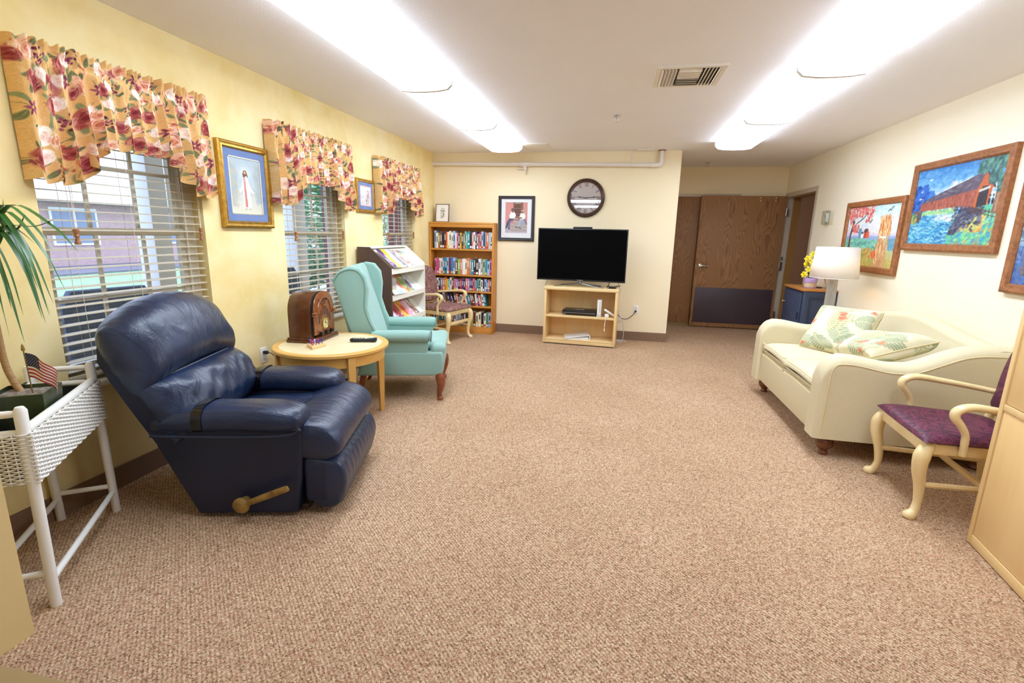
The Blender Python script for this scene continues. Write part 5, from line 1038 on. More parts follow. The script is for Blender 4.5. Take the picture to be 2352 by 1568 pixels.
MB().rbox(.006, .04, -.012, .012, -.012, .012, .004).build('plug', M_CAB, t)
MB().tube([(.036, 0, 0), (.06, .015, -.01), (.08, .05, -.07), (.09, .09, -.17), (.11, .13, -.30), (.14, .16, -.46), (.24, .19, -.468), (.34, .2, -.466)], .003, 6, smooth=5).build('cord', M_CAB, t)
t = thing('power_cord', 'black cable looping from the television down to the back wall outlet', 'cable', (.307, YB, .40))
MB().rbox(-.011, .011, -.035, -.006, -.012, .012, .004).build('plug', M_CAB, t)
MB().tube([(0, -.03, 0), (-.04, -.04, -.055), (-.11, -.05, -.105), (-.20, -.06, -.09), (-.25, -.09, .0), (-.262, -.16, .1), (-.255, -.19, .25), (-.24, -.2, .34), (-.23, -.23, .352), (-.3, -.26, .345)], .0045, 8, smooth=5).build('cord', M_CAB, t)
t = tag(MB().tube([(.07, 6.55, .74), (.085, 6.57, .68), (.06, 6.58, .5), (.09, 6.6, .36), (.13, 6.6, .3), (.16, 6.62, .2), (.165, 6.65, .08), (.15, 6.64, .006), (.06, 6.6, .006), (.09, 6.56, .006), (.10, 6.53, .006), (.17, 6.56, .006), (.2, 6.63, .006), (.1, 6.66, .008), (.07, 6.61, .01), (.085, 6.58, .014), (.14, 6.6, .012)], .004, 6, smooth=6).build('coaxial_cable', M_CABW), 'white cable hanging beside the stand and coiled on the floor', 'cable')
t = tag(MB().tube([(.09, 6.6, .43), (.06, 6.6, .36), (.02, 6.6, .31), (.06, 6.6, .26), (.1, 6.6, .29), (.12, 6.62, .27), (.08, 6.62, .25), (.03, 6.6, .21)], .002, 5, smooth=5).build('thin_wire', mat('grey_wire', '#8c8274', .6)), 'thin tangled grey wire dangling beside the media stand', 'cable')
for i, (a, lb) in enumerate((((-.98+.12, .815), 'short black cable hanging from the left of the television'), ((-.06, .80), 'thick black cable hanging behind the right of the television'), ((.06, .80), 'thin black cable hanging from the far right of the television'))):
    x, z = a; tag(MB().tube([(x, 6.42, z), (x-.01, 6.43, z-.04), (x-.03, 6.44, .742)], .003 if i != 1 else .005, 6, smooth=3).build('television_cable', M_CAB), lb, 'cable')

# ---------------------------------------------------------------- wall clock
t = thing('wall_clock', 'round brown wall clock with Roman numerals above the television', 'clock', (-.437, YB, 1.862)); Rc = .247
RX = Matrix.Rotation(PI/2, 4, 'X')
M_CLK = mat('bronze_brown_rim', '#4a3a30', .35, .2, c2='#5a4438', nscale=8)
MB().lathe([(0, 0), (Rc-.01, 0), (Rc, .012), (Rc-.003, .03), (Rc-.018, .04), (Rc-.026, .03), (Rc-.034, .034), (Rc-.046, .026), (Rc-.05, .016), (0, .008)], 64, M=RX).build('case', M_CLK, t)
MB().lathe([(Rc-.046, .0255), (Rc-.046, .0265), (Rc-.053, .021), (Rc-.053, .0165)], 64, M=RX, caps=False).build('inner_ring', mat('reddish_copper_ring', '#8a5a50', .4, .3), t)
MB().lathe([(0, .0150), (Rc-.05, .0150), (Rc-.05, .0165), (0, .0165)], 64, M=RX).build('dial', mat('aged_paper_dial', '#d6cdc6', .6, c2='#cbbfc0', nscale=4), t)
def stroke(o, p, q, w_, y=-.0169):
    d = Vector((q[0]-p[0], 0, q[1]-p[1])).normalized(); n = Vector((-d.z, 0, d.x))*w_/2
    a, b = Vector((p[0], y, p[1])), Vector((q[0], y, q[1])); o.add([a-n, b-n, b+n, a+n], [(0, 1, 2, 3)])
NUM = ['XII', 'I', 'II', 'III', 'IIII', 'V', 'VI', 'VII', 'VIII', 'IX', 'X', 'XI']
for h, s in enumerate(NUM):
    o = MB(); th = -h*PI/6; cw = {'I': .012, 'V': .026, 'X': .028}; W_ = sum(cw[k] for k in s); x = -W_/2; H = .044
    def tr(px, pz): rr = Rc-.102+pz; return (px*math.cos(th)-rr*math.sin(th), px*math.sin(th)+rr*math.cos(th))
    for k in s:
        a, b = x, x+cw[k]
        if k == 'I': stroke(o, tr((a+b)/2, 0), tr((a+b)/2, H), .006)
        elif k == 'V': stroke(o, tr(a+.002, H), tr((a+b)/2, 0), .006); stroke(o, tr(b-.002, H), tr((a+b)/2, 0), .003)
        else: stroke(o, tr(a+.002, H), tr(b-.002, 0), .006); stroke(o, tr(b-.002, H), tr(a+.002, 0), .003)
        x = b
    stroke(o, tr(-W_/2, 0), tr(W_/2, 0), .0022); stroke(o, tr(-W_/2, H), tr(W_/2, H), .0022)
    o.build('numeral', M_TEXT, t, smooth=0)
o = MB()
for k in range(60):
    a = k*PI/30; stroke(o, ((Rc-.068)*math.sin(a), (Rc-.068)*math.cos(a)), ((Rc-.06)*math.sin(a), (Rc-.06)*math.cos(a)), .0018)
o.build('minute_track', M_TEXT, t, smooth=0)
def hand(name, ang, L, w_, y):
    d = Vector((math.sin(ang), 0, math.cos(ang))); n = Vector((d.z, 0, -d.x)); o = MB()
    pr = [(-.03, .003), (0, .004), (L*.5, .003), (L*.62, w_), (L*.72, w_*.5), (L*.8, .003), (L, .0008)]
    pts = [d*s+n*q for s, q in pr]+[d*s-n*q for s, q in pr[::-1]]
    v = [(p.x, y, p.z) for p in pts]+[(p.x, y-.0015, p.z) for p in pts]; k = len(pts)
    o.add(v, [tuple(range(k)), tuple(range(k, 2*k))]+[(i, (i+1) % k, k+(i+1) % k, k+i) for i in range(k)]); o.build(name, M_BLACK, t, smooth=0)
hand('minute_hand', math.radians(84), .165, .009, -.020); hand('hour_hand', math.radians(277), .125, .010, -.0178)
MB().lathe([(0, .0165), (.008, .0165), (.006, .0215), (0, .022)], 14, M=RX).build('hub', M_BLACK, t)
MB().lathe([(0, .0275), (Rc-.046, .0262), (Rc-.046, .0256), (0, .0268)], 48, M=RX).build('crystal', glass('clock_crystal', '#ffffff', .10, .015), t, smooth=60)

# thermostat
t = thing('thermostat', 'white thermostat in a clear plastic guard on the right wall by the doorway', 'thermostat', (XR, 6.62, 1.652), RZR)
MB().rbox(-.03, .035, -.035, -.004, -.055, .05, .008).build('body', M_WHITE, t); MB().box(-.012, .012, -.0365, -.034, .0, .03).build('display', mat('grey_display', '#8f9aa6', .3), t)
MB().rbox(-.065, .06, -.055, 0, -.08, .08, .012).build('clear_guard', glass('clear_guard_plastic', '#eef0ea', .08), t); MB().rbox(-.075, .15, -.004, 0, -.085, .08, .002).build('back_plate', mat('beige_plate', '#d8cfb4', .5), t)
MB().rbox(-.012, .012, -.06, -.03, -.088, -.078, .003).build('latch', M_METAL, t)

# ---------------------------------------------------------------- lamp on an end table behind the loveseat
t = thing('end_table', 'small golden wood end table between loveseat and dark blue cabinet', 'table', (2.07, 5.30, 0)); ZE = .50; LZ = .08
MB().rbox(-.27, .27, -.27, .27, ZE-.03, ZE, .006).build('tabletop', M_TEDGE, t); MB().rbox(-.24, .24, -.24, .24, ZE-.11, ZE-.03, .004).build('apron', M_TEDGE, t)
for x in (-.22, .22):
    for y in (-.22, .22): MB().rbox(x-.02, x+.02, y-.02, y+.02, 0, ZE-.03, .003).build('leg', M_TLEG, t)
t = thing('table_lamp', 'lit table lamp with white drum shade and fluted silver column', 'lamp', (2.07, 5.30, ZE))
MB().rbox(-.075, .075, -.075, .075, 0, .025, .006).build('base', mat('pewter_finish', '#b4ad9c', .35, .5), t)
o = MB(); prof = [(.042+.004*math.cos(k*PI)) for k in range(2)]; ring = [(math.cos(a)*(.038+.0065*abs(math.sin(9*a))), math.sin(a)*(.038+.0065*abs(math.sin(9*a)))) for a in np.linspace(0, 2*PI, 145)[:-1]]
o.loft([[(x*k, y*k, z) for x, y in ring] for z, k in ((.025, 1.12), (.05, 1.08), (.52, .98), (.535, .8))]); o.build('column', mat('fluted_silver_column', '#aeaaa0', .38, .35), t, smooth=25)
MB(Z=LZ).cyl((0, 0, .45), (0, 0, .53), .008, 10).cyl((0, 0, .47), (0, 0, .52), .016, 12).build('socket', M_METAL, t)
MB(Z=LZ).lathe([(0, .52), (.014, .525), (.03, .56), (.032, .585), (.022, .61), (0, .62)], 16).build('bulb', emit('warm_bulb', '#ffe8cc', 32), t)
MB(Z=LZ).tube([(0, -.015, .5), (0, -.06, .58), (0, -.05, .68), (0, 0, .735), (0, .05, .68), (0, .06, .58), (0, .015, .5)], .002, 6, smooth=3).cyl((0, 0, .73), (0, 0, .765), .004, 8).lathe([(0, .0), (.009, .004), (.007, .012), (0, .016)], 10, (0, 0, .76)).build('harp_finial', M_METAL, t)
k = NT('white_linen_shade'); tr = k.n('ShaderNodeBsdfTranslucent'); tr.inputs[0].default_value = L4('#f6efe4'); df = k.n('ShaderNodeBsdfDiffuse'); df.inputs[0].default_value = L4('#f3f0ec'); mx = k.n('ShaderNodeMixShader'); mx.inputs[0].default_value = .3
k.l(df.outputs[0], mx.inputs[1]); k.l(tr.outputs[0], mx.inputs[2]); k.l(mx.outputs[0], k.out.inputs[0])
MB(Z=LZ).lathe([(.205, .455), (.178, .745)], 56, caps=False).build('lamp_shade', k.m, t, smooth=60, solid=.002)
o = MB(Z=LZ)
for r, z in ((.205, .456), (.178, .744)): o.tube([(r*math.cos(a), r*math.sin(a), z) for a in np.linspace(0, 2*PI, 49)[:-1]], .0025, 6, closed=True)
for a in (0, 2*PI/3, 4*PI/3): o.tube([(0, 0, .737), (.177*math.cos(a), .177*math.sin(a), .742)], .0018, 5)
o.build('shade_ring', mat('white_ring', '#e8e4dc', .5), t)

# ---------------------------------------------------------------- dark blue cabinet by the doorway, basket of daffodils and flag on it
M_BLUE = mat('dusty_navy_paint', '#2f3b52', .45, c2='#364360', nscale=6, stretch=(3, 3, 1)); cx0, cx1, cy0, cy1, ch = 2.085, XR-.005, 6.04, 6.66, .85
t = thing('cabinet', 'dark blue cabinet with honey wood top beside the doorway', 'cabinet', (cx0, cy0, 0)); cw, cd = cx1-cx0, cy1-cy0
MB().box(0.004, cw, .004, cd, 0, ch-.025).build('body', M_BLUE, t, smooth=0); MB().rbox(-.015, cw, -.015, cd+.01, ch-.025, ch, .006).build('top', wood('honey_cabinet_top', '#a0662c', '#bd8040', 1, 4, .35, 3), t)
o = MB(); 
for x0, x1, z0, z1 in ((0, .06, 0, ch-.03), (cw-.06, cw, 0, ch-.03), (.06, cw-.06, ch-.1, ch-.03), (.06, cw-.06, 0, .12)): o.rbox(x0, x1, -.006, .006, z0, z1, .002)
o.prism([(.085, .14), (cw-.085, .14), (cw-.085, ch-.125), (.085, ch-.125)], -.005, .005, 'y'); o.build('side_panel', M_BLUE, t)
for y0, y1 in ((.03, cd-.03),):
    d = MB().rbox(-.014, .004, y0, y1, .05, ch-.05, .003); d.rbox(-.02, -.01, y0+.08, y1-.08, .13, ch-.14, .006).build('door', M_BLUE, t)
    dd = [c_ for c_ in t.children if c_.name.startswith('door')][0]
    MB().lathe([(0, 0), (.008, 0), (.006, .012), (.014, .022), (.012, .03), (0, .033)], 14, M=Matrix.Translation((-.014, y1-.05, ch-.2)) @ Matrix.Rotation(-PI/2, 4, 'Y')).build('knob', mat('brass_knob', '#c8b48c', .25, .8), dd)
    MB().box(-.018, -.012, y0+.02, y0+.04, .5, .58).build('hinge', M_BLACK, dd)
M_WICK = mat('natural_wicker', '#d2b88c', .8, c2='#e8d8b8', nscale=60); t = thing('flower_basket', 'lilac-rimmed wicker pot of yellow daffodils on the dark blue cabinet', 'flowers', (2.21, 6.25, ch)); rf = random.Random(4)
MB().lathe([(0, 0), (.055, 0), (.06, .01), (.062, .06), (.064, .07), (.05, .07), (0, .065)], 24).build('pot', M_WICK, t); MB().lathe([(.066, .06), (.072, .1), (.068, .115), (.055, .112), (.05, .07)], 24, caps=False).build('ribbon_rim', mat('lilac_ribbon', '#b89cd0', .6), t)
MB().lathe([(.062, .002), (.064, .012), (.058, .012)], 24, caps=False).build('ribbon_base', mat('lilac_ribbon', '#b89cd0', .6), t)
M_YEL = mat('daffodil_yellow', '#f4dc1c', .5, c2='#f8e84c', nscale=30); M_GRN = mat('stem_green', '#4d6b34', .5); M_LEAFG = mat('flower_leaf_green', '#3f6030', .5)
for k, (x, y, z) in enumerate(((-.07, -.02, .33), (-.02, -.03, .38), (-.06, .02, .27), (-.05, -.05, .21), (.02, -.01, .33), (.05, .02, .30), (.0, .03, .30), (-.08, -.01, .15), (.06, -.03, .25), (-.02, -.06, .29))):
    s = MB().tube([(x*.2, y*.2, .08), (x*.6, y*.6, z*.6), (x, y, z)], .003, 6, smooth=3).build('stem', M_GRN, t)
    F = Matrix.Translation((x, y, z)) @ Vector((x-.03, y*1.2-.09, .02)).to_track_quat('Z', 'Y').to_matrix().to_4x4(); o = MB()
    for q in range(6):
        a = q*PI/3; R = Matrix.Rotation(a, 4, 'Z'); o.add([(0, 0, 0), (.016, -.014, .004), (.034, -.01, .002), (.042, 0, -.004), (.034, .01, .002), (.016, .014, .004)], [(0, 1, 2, 3, 4, 5)], M=F @ R)
    o.lathe([(.008, .002), (.012, .015), (.02, .026), (.016, .024), (.01, .012)], 12, M=F, caps=False); o.build('bloom', M_YEL, s)
o = MB()
for k in range(22):
    a = rf.uniform(0, 6.28); L = rf.uniform(.1, .22); r0 = .03; e = rf.uniform(.03, .09); pts = [(r0*math.cos(a), r0*math.sin(a), .09), ((r0+e*.4)*math.cos(a), (r0+e*.4)*math.sin(a), .09+L*.7), ((r0+e)*math.cos(a), (r0+e)*math.sin(a), .09+L)]
    o.tube(pts, [.004, .008, .001], 6, sy=.2, smooth=3)
o.build('leaves', M_LEAFG, t)
M_FR = mat('flag_red', '#b23038', .75); M_FW = mat('flag_white', '#ece8e2', .75); M_FB = mat('flag_blue', '#262c52', .75)
def small_flag(name, label, loc, hgt, fly, hoist, lean, pole_m, drape, grp=None, phi=0):
    t = thing(name, label, 'flag', loc, phi, grp)
    MB().cyl((0, 0, -.05), (lean, 0, hgt), .0022, 8).build('staff', pole_m, t); MB().lathe([(0, 0), (.005, .002), (.0065, .01), (.004, .016), (.005, .02), (.002, .028), (0, .03)], 10, (lean, 0, hgt)).build('finial', mat('gold_finial', '#a88440', .4, .5), t)
    nu, nv = 30, 26
    def pt(u, v): # u along fly, v down the hoist
        ang = drape*(u**.7); base = Vector((lean-(lean/hgt)*(v*hoist), 0, hgt-.006-v*hoist))
        return base+Vector((fly*u*math.cos(ang)+.0*v, .016*math.sin(u*9+v*2)*u, -fly*u*math.sin(ang)-.0))
    o = MB(); 
    for j in range(nv):
        for i in range(nu):
            u0, u1, v0, v1 = i/nu, (i+1)/nu, j/nv, (j+1)/nv; m = 2 if (i < nu*.4 and j < nv*7/13) else [0, 1][(j//2) % 2]
            o.add([pt(u0, v0), pt(u1, v0), pt(u1, v1), pt(u0, v1)], [(0, 1, 2, 3)], m)
    f = o.build('banner', [M_FR, M_FW, M_FB], t, smooth=80)
    s = MB()
    for r in range(9):
        for q in range(6 if r % 2 == 0 else 5):
            u, v = (.033+.066*q+(.033 if r % 2 else 0)), (.03+.054*r); 
            for dy in (-.0012, .0012):
                pts = []
                for k in range(10):
                    a = k*PI/5; rr = .013 if k % 2 == 0 else .0055; pts.append(pt(u+rr*math.sin(a), v+rr*math.cos(a)*fly/hoist)+Vector((0, dy, 0)))
                s.add(pts, [tuple(range(10))])
    s.build('stars', M_FW, f, smooth=0, weld=False)
small_flag('small_flag', 'small American flag behind the fluted lamp column, on the dark blue cabinet', (2.31, 6.25, ch), .2, .1, .075, .01, M_BLOND, 1.1)
MB().lathe([(0, 0), (.03, 0), (.03, .012), (0, .014)], 16).build('flag_base', M_BLACK, [o for o in bpy.data.objects if o.name == 'small_flag'][0])

# ---------------------------------------------------------------- white wicker planter with potted dracaena and flag
M_WCK = mat('white_painted_wicker', '#e9e7e0', .5); u_ = Vector((-.574, .819, 0)).normalized(); pa = math.atan2(u_.y, u_.x)
t = thing('planter_stand', 'white wicker planter stand on legs at the left, beside the recliner', 'planter', (-1.948, 1.194, 0), pa); Ln, Wn = .68, .215
posts = {(a, b): None for a in (0, 1) for b in (0, 1)}
for a in (0, 1):
    for b in (0, 1):
        x, y = a*Ln, b*Wn; tx = .018 if a == 0 else Ln-.035
        MB().tube([(x, y, 0), (x+(tx-x)*.63, y, .49), (tx, y, .755), (tx, y, .768)], [.017, .018, .019, .012], 14).build('leg', M_WCK, t)
for b in (0, 1): MB().tube([(.03, b*Wn, .68), (Ln-.04, b*Wn, .68)], .0165, 12).build('top_rail', M_WCK, t); MB().tube([(.004, b*Wn, .105), (Ln-.004, b*Wn, .105)], .0125, 10).build('stretcher', M_WCK, t)
for a in (.016, Ln-.032):
    for z in (.675, .745): MB().tube([(a, .0, z), (a, .03, z), (a, Wn-.03, z), (a, Wn, z)], [.009, .0125, .0125, .009], 10).build('end_rail', M_WCK, t)
for a in (.004, Ln-.004): MB().tube([(a, 0, .135), (a, Wn, .135)], .0115, 10).build('stretcher', M_WCK, t)
# woven sides: horizontal strands weaving round vertical stakes
o = MB(); z0, z1 = .495, .672; nrow = 24; xa, xb, ya_, yb_ = .0, Ln-.012, -.022, Wn+.022
def perim(s):
    P_ = [(xa, ya_), (xb, ya_), (xb, yb_), (xa, yb_)]; Ls = [xb-xa, yb_-ya_, xb-xa, yb_-ya_]; s = s % sum(Ls)
    for i in range(4):
        if s <= Ls[i]: k = s/Ls[i]; a, b = P_[i], P_[(i+1) % 4]; n = [(0, -1), (1, 0), (0, 1), (-1, 0)][i]; return a[0]+(b[0]-a[0])*k, a[1]+(b[1]-a[1])*k, n
        s -= Ls[i]
tot = 2*(xb-xa+yb_-ya_); nst = 74; sub = 4
for r in range(nrow):
    z = z0+(z1-z0)*r/(nrow-1); pts = []
    fl_ = 1+.03*0
    for k in range(nst*sub):
        x, y, n = perim(k*tot/(nst*sub)); w_ = .0045*math.cos(k/sub*PI+r*PI); pts.append((x+n[0]*w_, y+n[1]*w_, z))
    o.tube(pts, .0033, 5, closed=True)
o.build('woven_basket', M_WCK, t, smooth=60)
o = MB()
for k in range(nst):
    x, y, n = perim((k)*tot/nst); o.cyl((x, y, z0-.004), (x, y, z1+.006), .0028, 5)
o.build('basket_stakes', M_WCK, t, smooth=60)
M_LINER = mat('dark_liner', '#2c302a', .6); MB().box(.02, Ln-.03, -.012, Wn+.012, .495, .503).box(.02, Ln-.03, -.012, -.006, .5, .66).box(.02, Ln-.03, Wn+.006, Wn+.012, .5, .70).box(Ln-.036, Ln-.03, -.012, Wn+.012, .5, .66).box(.02, .026, -.012, Wn+.012, .5, .66).build('liner', M_LINER, t, smooth=0)
Mp = Matrix.Translation((-1.948, 1.194, 0)) @ Matrix.Rotation(pa, 4, 'Z')
pc = Mp @ Vector((.33, .108, .5035)); M_POT = mat('mossy_square_pot', '#262b22', .35, c2='#414d2a', nscale=9); M_SOIL = mat('mulch_soil', '#5c4c40', .9, c2='#9c948c', nscale=60, bump=.6, bscale=90)
t = thing('potted_dracaena', 'dracaena plant in a mossy square pot inside the white planter', 'plant', pc, pa)
a = .085; o = MB().loft([[(x*k, y*k, z) for x, y in ((-a, -a), (a, -a), (a, a), (-a, a))] for z, k in ((0, .86), (.24, 1), (.242, .95), (.222, .94))]); o.build('pot', M_POT, t, smooth=20); MB().box(-a*.94, a*.94, -a*.94, a*.94, .2, .226).build('soil', M_SOIL, t, smooth=0)
Mt = Matrix.Translation(pc) @ Matrix.Rotation(pa, 4, 'Z'); Mi = Mt.inverted(); L_ = lambda p: Mi @ Vector(p)
tk = [(-2.28, 1.425, .722), (-2.31, 1.425, .765), (-2.335, 1.425, .83), (-2.345, 1.428, .93), (-2.345, 1.43, 1.1), (-2.33, 1.43, 1.27)]
MB().tube([L_(p) for p in tk], [.013, .012, .0115, .011, .011, .012], 12, smooth=5).build('trunk', mat('ringed_tan_trunk', '#b08c5c', .7, c2='#94744c', nscale=60, stretch=(.2, .2, 3)), t)
M_DRA = mat('dracaena_leaf_green', '#2f5a24', .35, c2='#417232', nscale=5, coat=.15); rd = random.Random(12); cr = Vector((-2.33, 1.43, 1.27))
def blade(p0, p1, p2, p3, wd=.021, n=14):
    P = crom([p0, p1, p2, p3], n//3+1); o = MB(); G = []
    for i, p in enumerate(P):
        q = i/(len(P)-1); w_ = wd*(.45+.55*min(1, q*4))*(1-q**2.2)+.0006; d = (P[min(i+1, len(P)-1)]-P[max(i-1, 0)]).normalized(); s = d.cross(Vector((0, 0, 1))).normalized(); nn = s.cross(d)
        G.append([p-s*w_/2+nn*w_*.16, p, p+s*w_/2+nn*w_*.16])
    return o.grid(G)
tips = [(-2.148, 1.46, 1.411, 0.05), (-1.924, 1.4, 1.398, 0.1), (-2.054, 1.47, 1.267, 0.16), (-1.823, 1.38, 1.288, 0.16), (-1.978, 1.43, 1.143, 0.17), (-2.06, 1.4, 1.142, 0.13), (-2.088, 1.46, 1.081, 0.14), (-2.038, 1.38, 1.043, 0.11), (-2.114, 1.44, 1.009, 0.12), (-1.958, 1.35, 1.062, 0.12), (-2.176, 1.4, 0.938, 0.05), (-2.263, 1.47, 1.026, 0.06), (-2.276, 1.42, 0.943, 0.04), (-2.144, 1.36, 1.077, 0.06), (-2.191, 1.43, 1.465, 0.02), (-2.42, 1.2, 1.15, .1), (-2.44, 1.3, 1.3, .12), (-2.45, 1.45, 1.2, .1), (-2.4, 1.6, 1.15, .12), (-2.35, 1.62, 1.0, .12), (-2.3, 1.2, 1.05, .12), (-2.24, 1.55, 1.02, .1), (-2.36, 1.5, 1.55, .05), (-2.22, 1.28, 1.48, .06), (-2.44, 1.38, 1.05, .08), (-2.36, 1.36, 1.0, .05), (-2.3, 1.58, 1.3, .12), (-2.26, 1.24, 1.25, .12)]
for x, y, z, up in tips:
    p3 = Vector((x, y, z)); h = Vector((p3.x-cr.x, p3.y-cr.y, 0)); p0 = cr+Vector((rd.uniform(-.008, .008), rd.uniform(-.008, .008), rd.uniform(-.03, .03)))
    p1 = p0+h*.38+Vector((0, 0, up)); p2 = p0+h*.78+Vector((0, 0, (z-p0.z)*.38+up*.55)); blade(L_(p0), L_(p1), L_(p2), L_(p3)).build('leaf', M_DRA, t, smooth=60)
small_flag('small_flag', 'small American flag stuck in the pot in the white planter', (-2.205, 1.415, .733), .165, .135, .098, -.006, mat('brass_staff', '#8c7a4c', .4, .5), .72, None, .3)

# ---------------------------------------------------------------- tall maple cabinet, near right
fd = Vector((-.122, -.9925, 0)); ca = math.atan2(fd.y, fd.x)
t = thing('tall_cabinet', 'tall pale maple cabinet cut off by the right edge of the photo', 'cabinet', (1.722, 2.49, 0), ca); CW, CD, CH = .92, .50, 1.32
M_CABP = wood('pale_maple_panel', '#e0b978', '#e9c78c', 2, 1.6, .4, 2); M_CABE = wood('pale_maple_edge', '#dcb878', '#e6c68c', 2, 3, .4, 2)
# local x runs along the front, local y into the cabinet (to +x of the room), front at y=0
for x in (0, CW-.028): MB().rbox(x, x+.028, 0, CD, .005, CH, .003).build('side_panel', M_CABE, t)
MB().rbox(.028, CW-.028, .0, CD, CH-.03, CH, .003).build('top', M_CABE, t)
MB().rbox(.028, CW-.028, .002, .03, .005, .052, .002).build('plinth', M_CABE, t); MB().rbox(.028, CW-.028, .002, .03, .668, .697, .002).build('divider', M_CABE, t)
MB().box(.02, CW-.02, .03, CD-.01, .03, CH-.02).build('carcass', M_CABE, t, smooth=0)
MB().rbox(.03, CW-.03, .006, .03, .055, .666, .002).build('lower_panel', M_CABP, t); MB().rbox(.03, CW-.03, .006, .03, .70, CH-.032, .002).build('upper_panel', M_CABP, t)
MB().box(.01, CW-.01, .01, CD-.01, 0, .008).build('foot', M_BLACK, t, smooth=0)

# ---------------------------------------------------------------- outside the windows
G0 = -.12
gk = NT('lawn_grass'); gk.set(.9); gk.l(gk.ramp(gk.noise(gk.co(), 9, 5), [(.3, '#7fae78'), (.7, '#a0cc90')]), gk.b.inputs[0])
struct(MB().box(-60, XL-WT, -20, 60, G0-.2, G0-.02).build('ground_lawn', gk.m, smooth=0))
struct(MB().box(-9.3, XL-WT, -6, 30, G0-.02, G0).build('ground_patio', mat('pale_concrete', '#c9cbd0', .8, c2='#bfc2c8', nscale=3), smooth=0))
struct(MB().box(-18.9, -15.9, -10, 40, G0-.02, G0+.04).build('ground_mulch', mat('mulch_bed', '#6f6a78', .9, c2='#85808c', nscale=12), smooth=0))
kb = NT('pale_red_brick'); kb.set(.8); br = kb.n('ShaderNodeTexBrick'); br.inputs['Scale'].default_value = 4.5; br.inputs['Color1'].default_value = L4('#c6a6a6'); br.inputs['Color2'].default_value = L4('#ba9898'); br.inputs['Mortar'].default_value = L4('#c9bdb8'); br.inputs['Mortar Size'].default_value = .012
kb.l(kb.co((1, 1, 1), (0, PI/2, PI/2)), br.inputs[0]); kb.l(br.outputs[0], kb.b.inputs[0]); M_BRK = kb.m
t = thing('brick_house', 'low brick building with white eaves, seen through the window blinds', 'building', (-19, 15, G0))
MB().box(-4, 0, -22, 22, 0, 2.3).build('wall', M_BRK, t, smooth=0); MB().prism([(-4, 2.3), (.7, 2.3), (.7, 2.5), (-3, 4.6), (-4, 4.6)], -22.5, 22.5, 'y').build('roof', mat('pale_shingles', '#cfcfd6', .8), t, smooth=0)
MB().box(.5, .75, -22.5, 22.5, 2.22, 2.5).build('fascia', M_WHITE, t, smooth=0)
for y in (-9, -5.0, -.6, 3.5, 8): 
    wf = MB().box(0, .06, y-.8, y+.8, .75, 2.05).build('window_frame', M_WHITE, t, smooth=0); o = MB()
    for a_, b_ in ((y-.72, y-.05), (y+.05, y+.72)): o.box(.055, .07, a_, b_, .83, 1.97)
    o.build('pane', mat('dark_window_glass', '#7f8ba4', .1), wf, smooth=0)
M_COLW = mat('white_porch_paint', '#e4e6ee', .5)
def porch_col(y, x, w_, lab):
    t = thing('porch_column', lab, 'column', (x, y, G0), 0, 'porch columns')
    MB().rbox(-w_/2, w_/2, -w_/2, w_/2, .2, 2.62, .01).build('shaft', M_COLW, t); MB().rbox(-w_/2-.03, w_/2+.03, -w_/2-.03, w_/2+.03, 0, .2, .01).build('base', M_COLW, t)
porch_col(4.15, -4.5, .2, 'white porch column outside the near window'); porch_col(6.35, -4.5, .24, 'white porch column outside the middle window')
t = thing('brick_pier', 'dark red brick pier outside the middle window', 'column', (-4.5, 7.30, G0)); MB().rbox(-.09, .09, -.09, .09, 0, 2.62, .01).build('shaft', mat('dark_red_brick', '#6c4450', .8, c2='#7c5058', nscale=14), t); MB().rbox(-.17, .17, -.17, .17, 0, .12, .01).build('base', M_COLW, t)
struct(MB().box(-4.75, XL-WT, -3, 12, 2.5, 2.6).build('ceiling_porch', M_COLW, smooth=0))
# evergreen shrubs made of leaf cards with depth
M_BUSH = mat('shrub_leaves', '#7fb08a', .6, c2='#a4cdaa', nscale=8); M_STEM = mat('shrub_stem', '#5c4a3c', .8)
def bush(loc, r, h, n, seed, lab):
    rr = random.Random(seed); t = thing('shrub', lab, 'shrub', loc, 0, 'shrubs outside'); o = MB()
    for _ in range(n):
        a, b, q = rr.uniform(0, 2*PI), rr.uniform(-.5*PI, .5*PI), rr.uniform(.55, 1)**.6; c = Vector((r*q*math.cos(a)*math.cos(b), r*q*math.sin(a)*math.cos(b), h*.55+h*.45*q*math.sin(b)))
        R = Matrix.Translation(c) @ Matrix.Rotation(rr.uniform(0, 6), 4, 'Z') @ Matrix.Rotation(rr.uniform(-1.2, 1.2), 4, 'X'); s = rr.uniform(.05, .1)
        o.add([(-s, 0, 0), (0, -s*.45, .01), (s, 0, 0), (0, s*.45, .01)], [(0, 1, 2, 3)], M=R)
    o.build('foliage', M_BUSH, t, smooth=0); MB().tube([(0, 0, 0), (.03, 0, h*.4), (0, .03, h*.8)], [.05, .04, .02], 8).build('stem', M_STEM, t)
bush((-6.2, 8.9, G0), .85, 2.7, 5200, 2, 'leafy green shrub outside the middle window'); bush((-6.6, 14.8, G0), 1.0, 2.2, 3000, 3, 'leafy green shrub outside the farthest window')
t = thing('patio_wall', 'low brick garden wall outside the middle window', 'wall', (-8.6, 11.6, G0)); MB().box(-.1, .1, -2.4, 4.5, 0, .98).build('brickwork', mat('rosy_brick', '#a87c78', .8, c2='#b88c86', nscale=10), t, smooth=0); MB().rbox(-.14, .14, -2.45, 4.55, .98, 1.05, .01).build('coping', M_COLW, t)
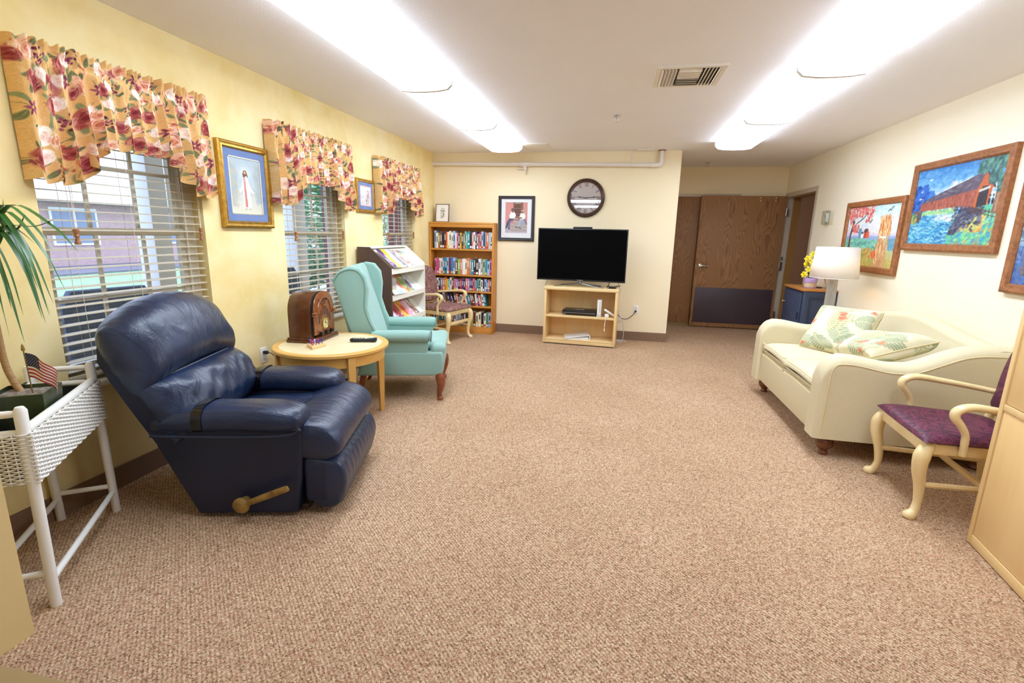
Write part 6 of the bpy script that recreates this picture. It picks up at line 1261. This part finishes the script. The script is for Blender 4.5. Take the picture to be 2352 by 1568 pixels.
t = thing('porch_pier', 'dark shaded brick pier and post outside the farthest window', 'column', (-4.3, 9.9, G0)); MB().rbox(-.3, .3, -.35, .35, 0, 2.62, .01).build('shaft', mat('dark_red_brick', '#6c4450', .8, c2='#7c5058', nscale=14), t); MB().rbox(-.33, .33, -.38, .38, 0, .15, .01).build('base', M_COLW, t)
M_WIC = mat('slate_wicker', '#4c5878', .7, c2='#5d6b90', nscale=40)
def patio_chair(loc, rz, lab):
    t = thing('patio_chair', lab, 'chair', loc, rz, 'patio chairs'); MB().rbox(-.3, .3, -.32, .32, .3, .42, .04, 3).build('seat', M_WIC, t)
    MB().prism([(-.32, -.3), (.32, -.3), (.32, .3), (.25, .42), (-.25, .42), (-.32, .3)], -.34, -.26, 'y', M=Matrix.Translation((0, -.0, .62)) , r=.02).build('backrest', M_WIC, t)
    for s in (-1, 1):
        MB().rbox(s*.34-.04, s*.34+.04, -.3, .3, .55, .62, .02, 3).build('armrest', M_WIC, t)
        for y in (-.28, .28): MB().rbox(s*.33-.025, s*.33+.025, y-.025, y+.025, 0, .58, .01).build('leg', M_WIC, t)
patio_chair((-4.0, 3.02, G0), math.radians(80), 'slate wicker patio chair just outside the near window'); patio_chair((-4.35, 5.45, G0), math.radians(60), 'slate wicker patio chair outside the middle window')
t = thing('patio_table', 'pale round patio table outside the middle window', 'table', (-5.6, 7.35, G0)); MB().lathe([(0, .70), (.55, .70), (.55, .73), (0, .73)], 32).build('tabletop', mat('pale_slate_top', '#9aa4bc', .4), t); MB().lathe([(0, 0), (.28, 0), (.28, .03), (.04, .05), (.04, .7), (0, .7)], 20).build('pedestal', M_WIC, t)
# a lit ceiling panel in the room beyond the doorway
t = thing('ceiling_light', 'ceiling light in the dim room beyond the doorway', 'light', (4.2, 8.6, ZC)); MB().rbox(-.3, .3, -.6, .6, -.05, 0, .004).build('housing', M_FIXT, t); MB().rbox(-.28, .28, -.58, .58, -.06, -.045, .004).build('lens', emit('dim_lens', '#f4f8ff', 2.0), t)
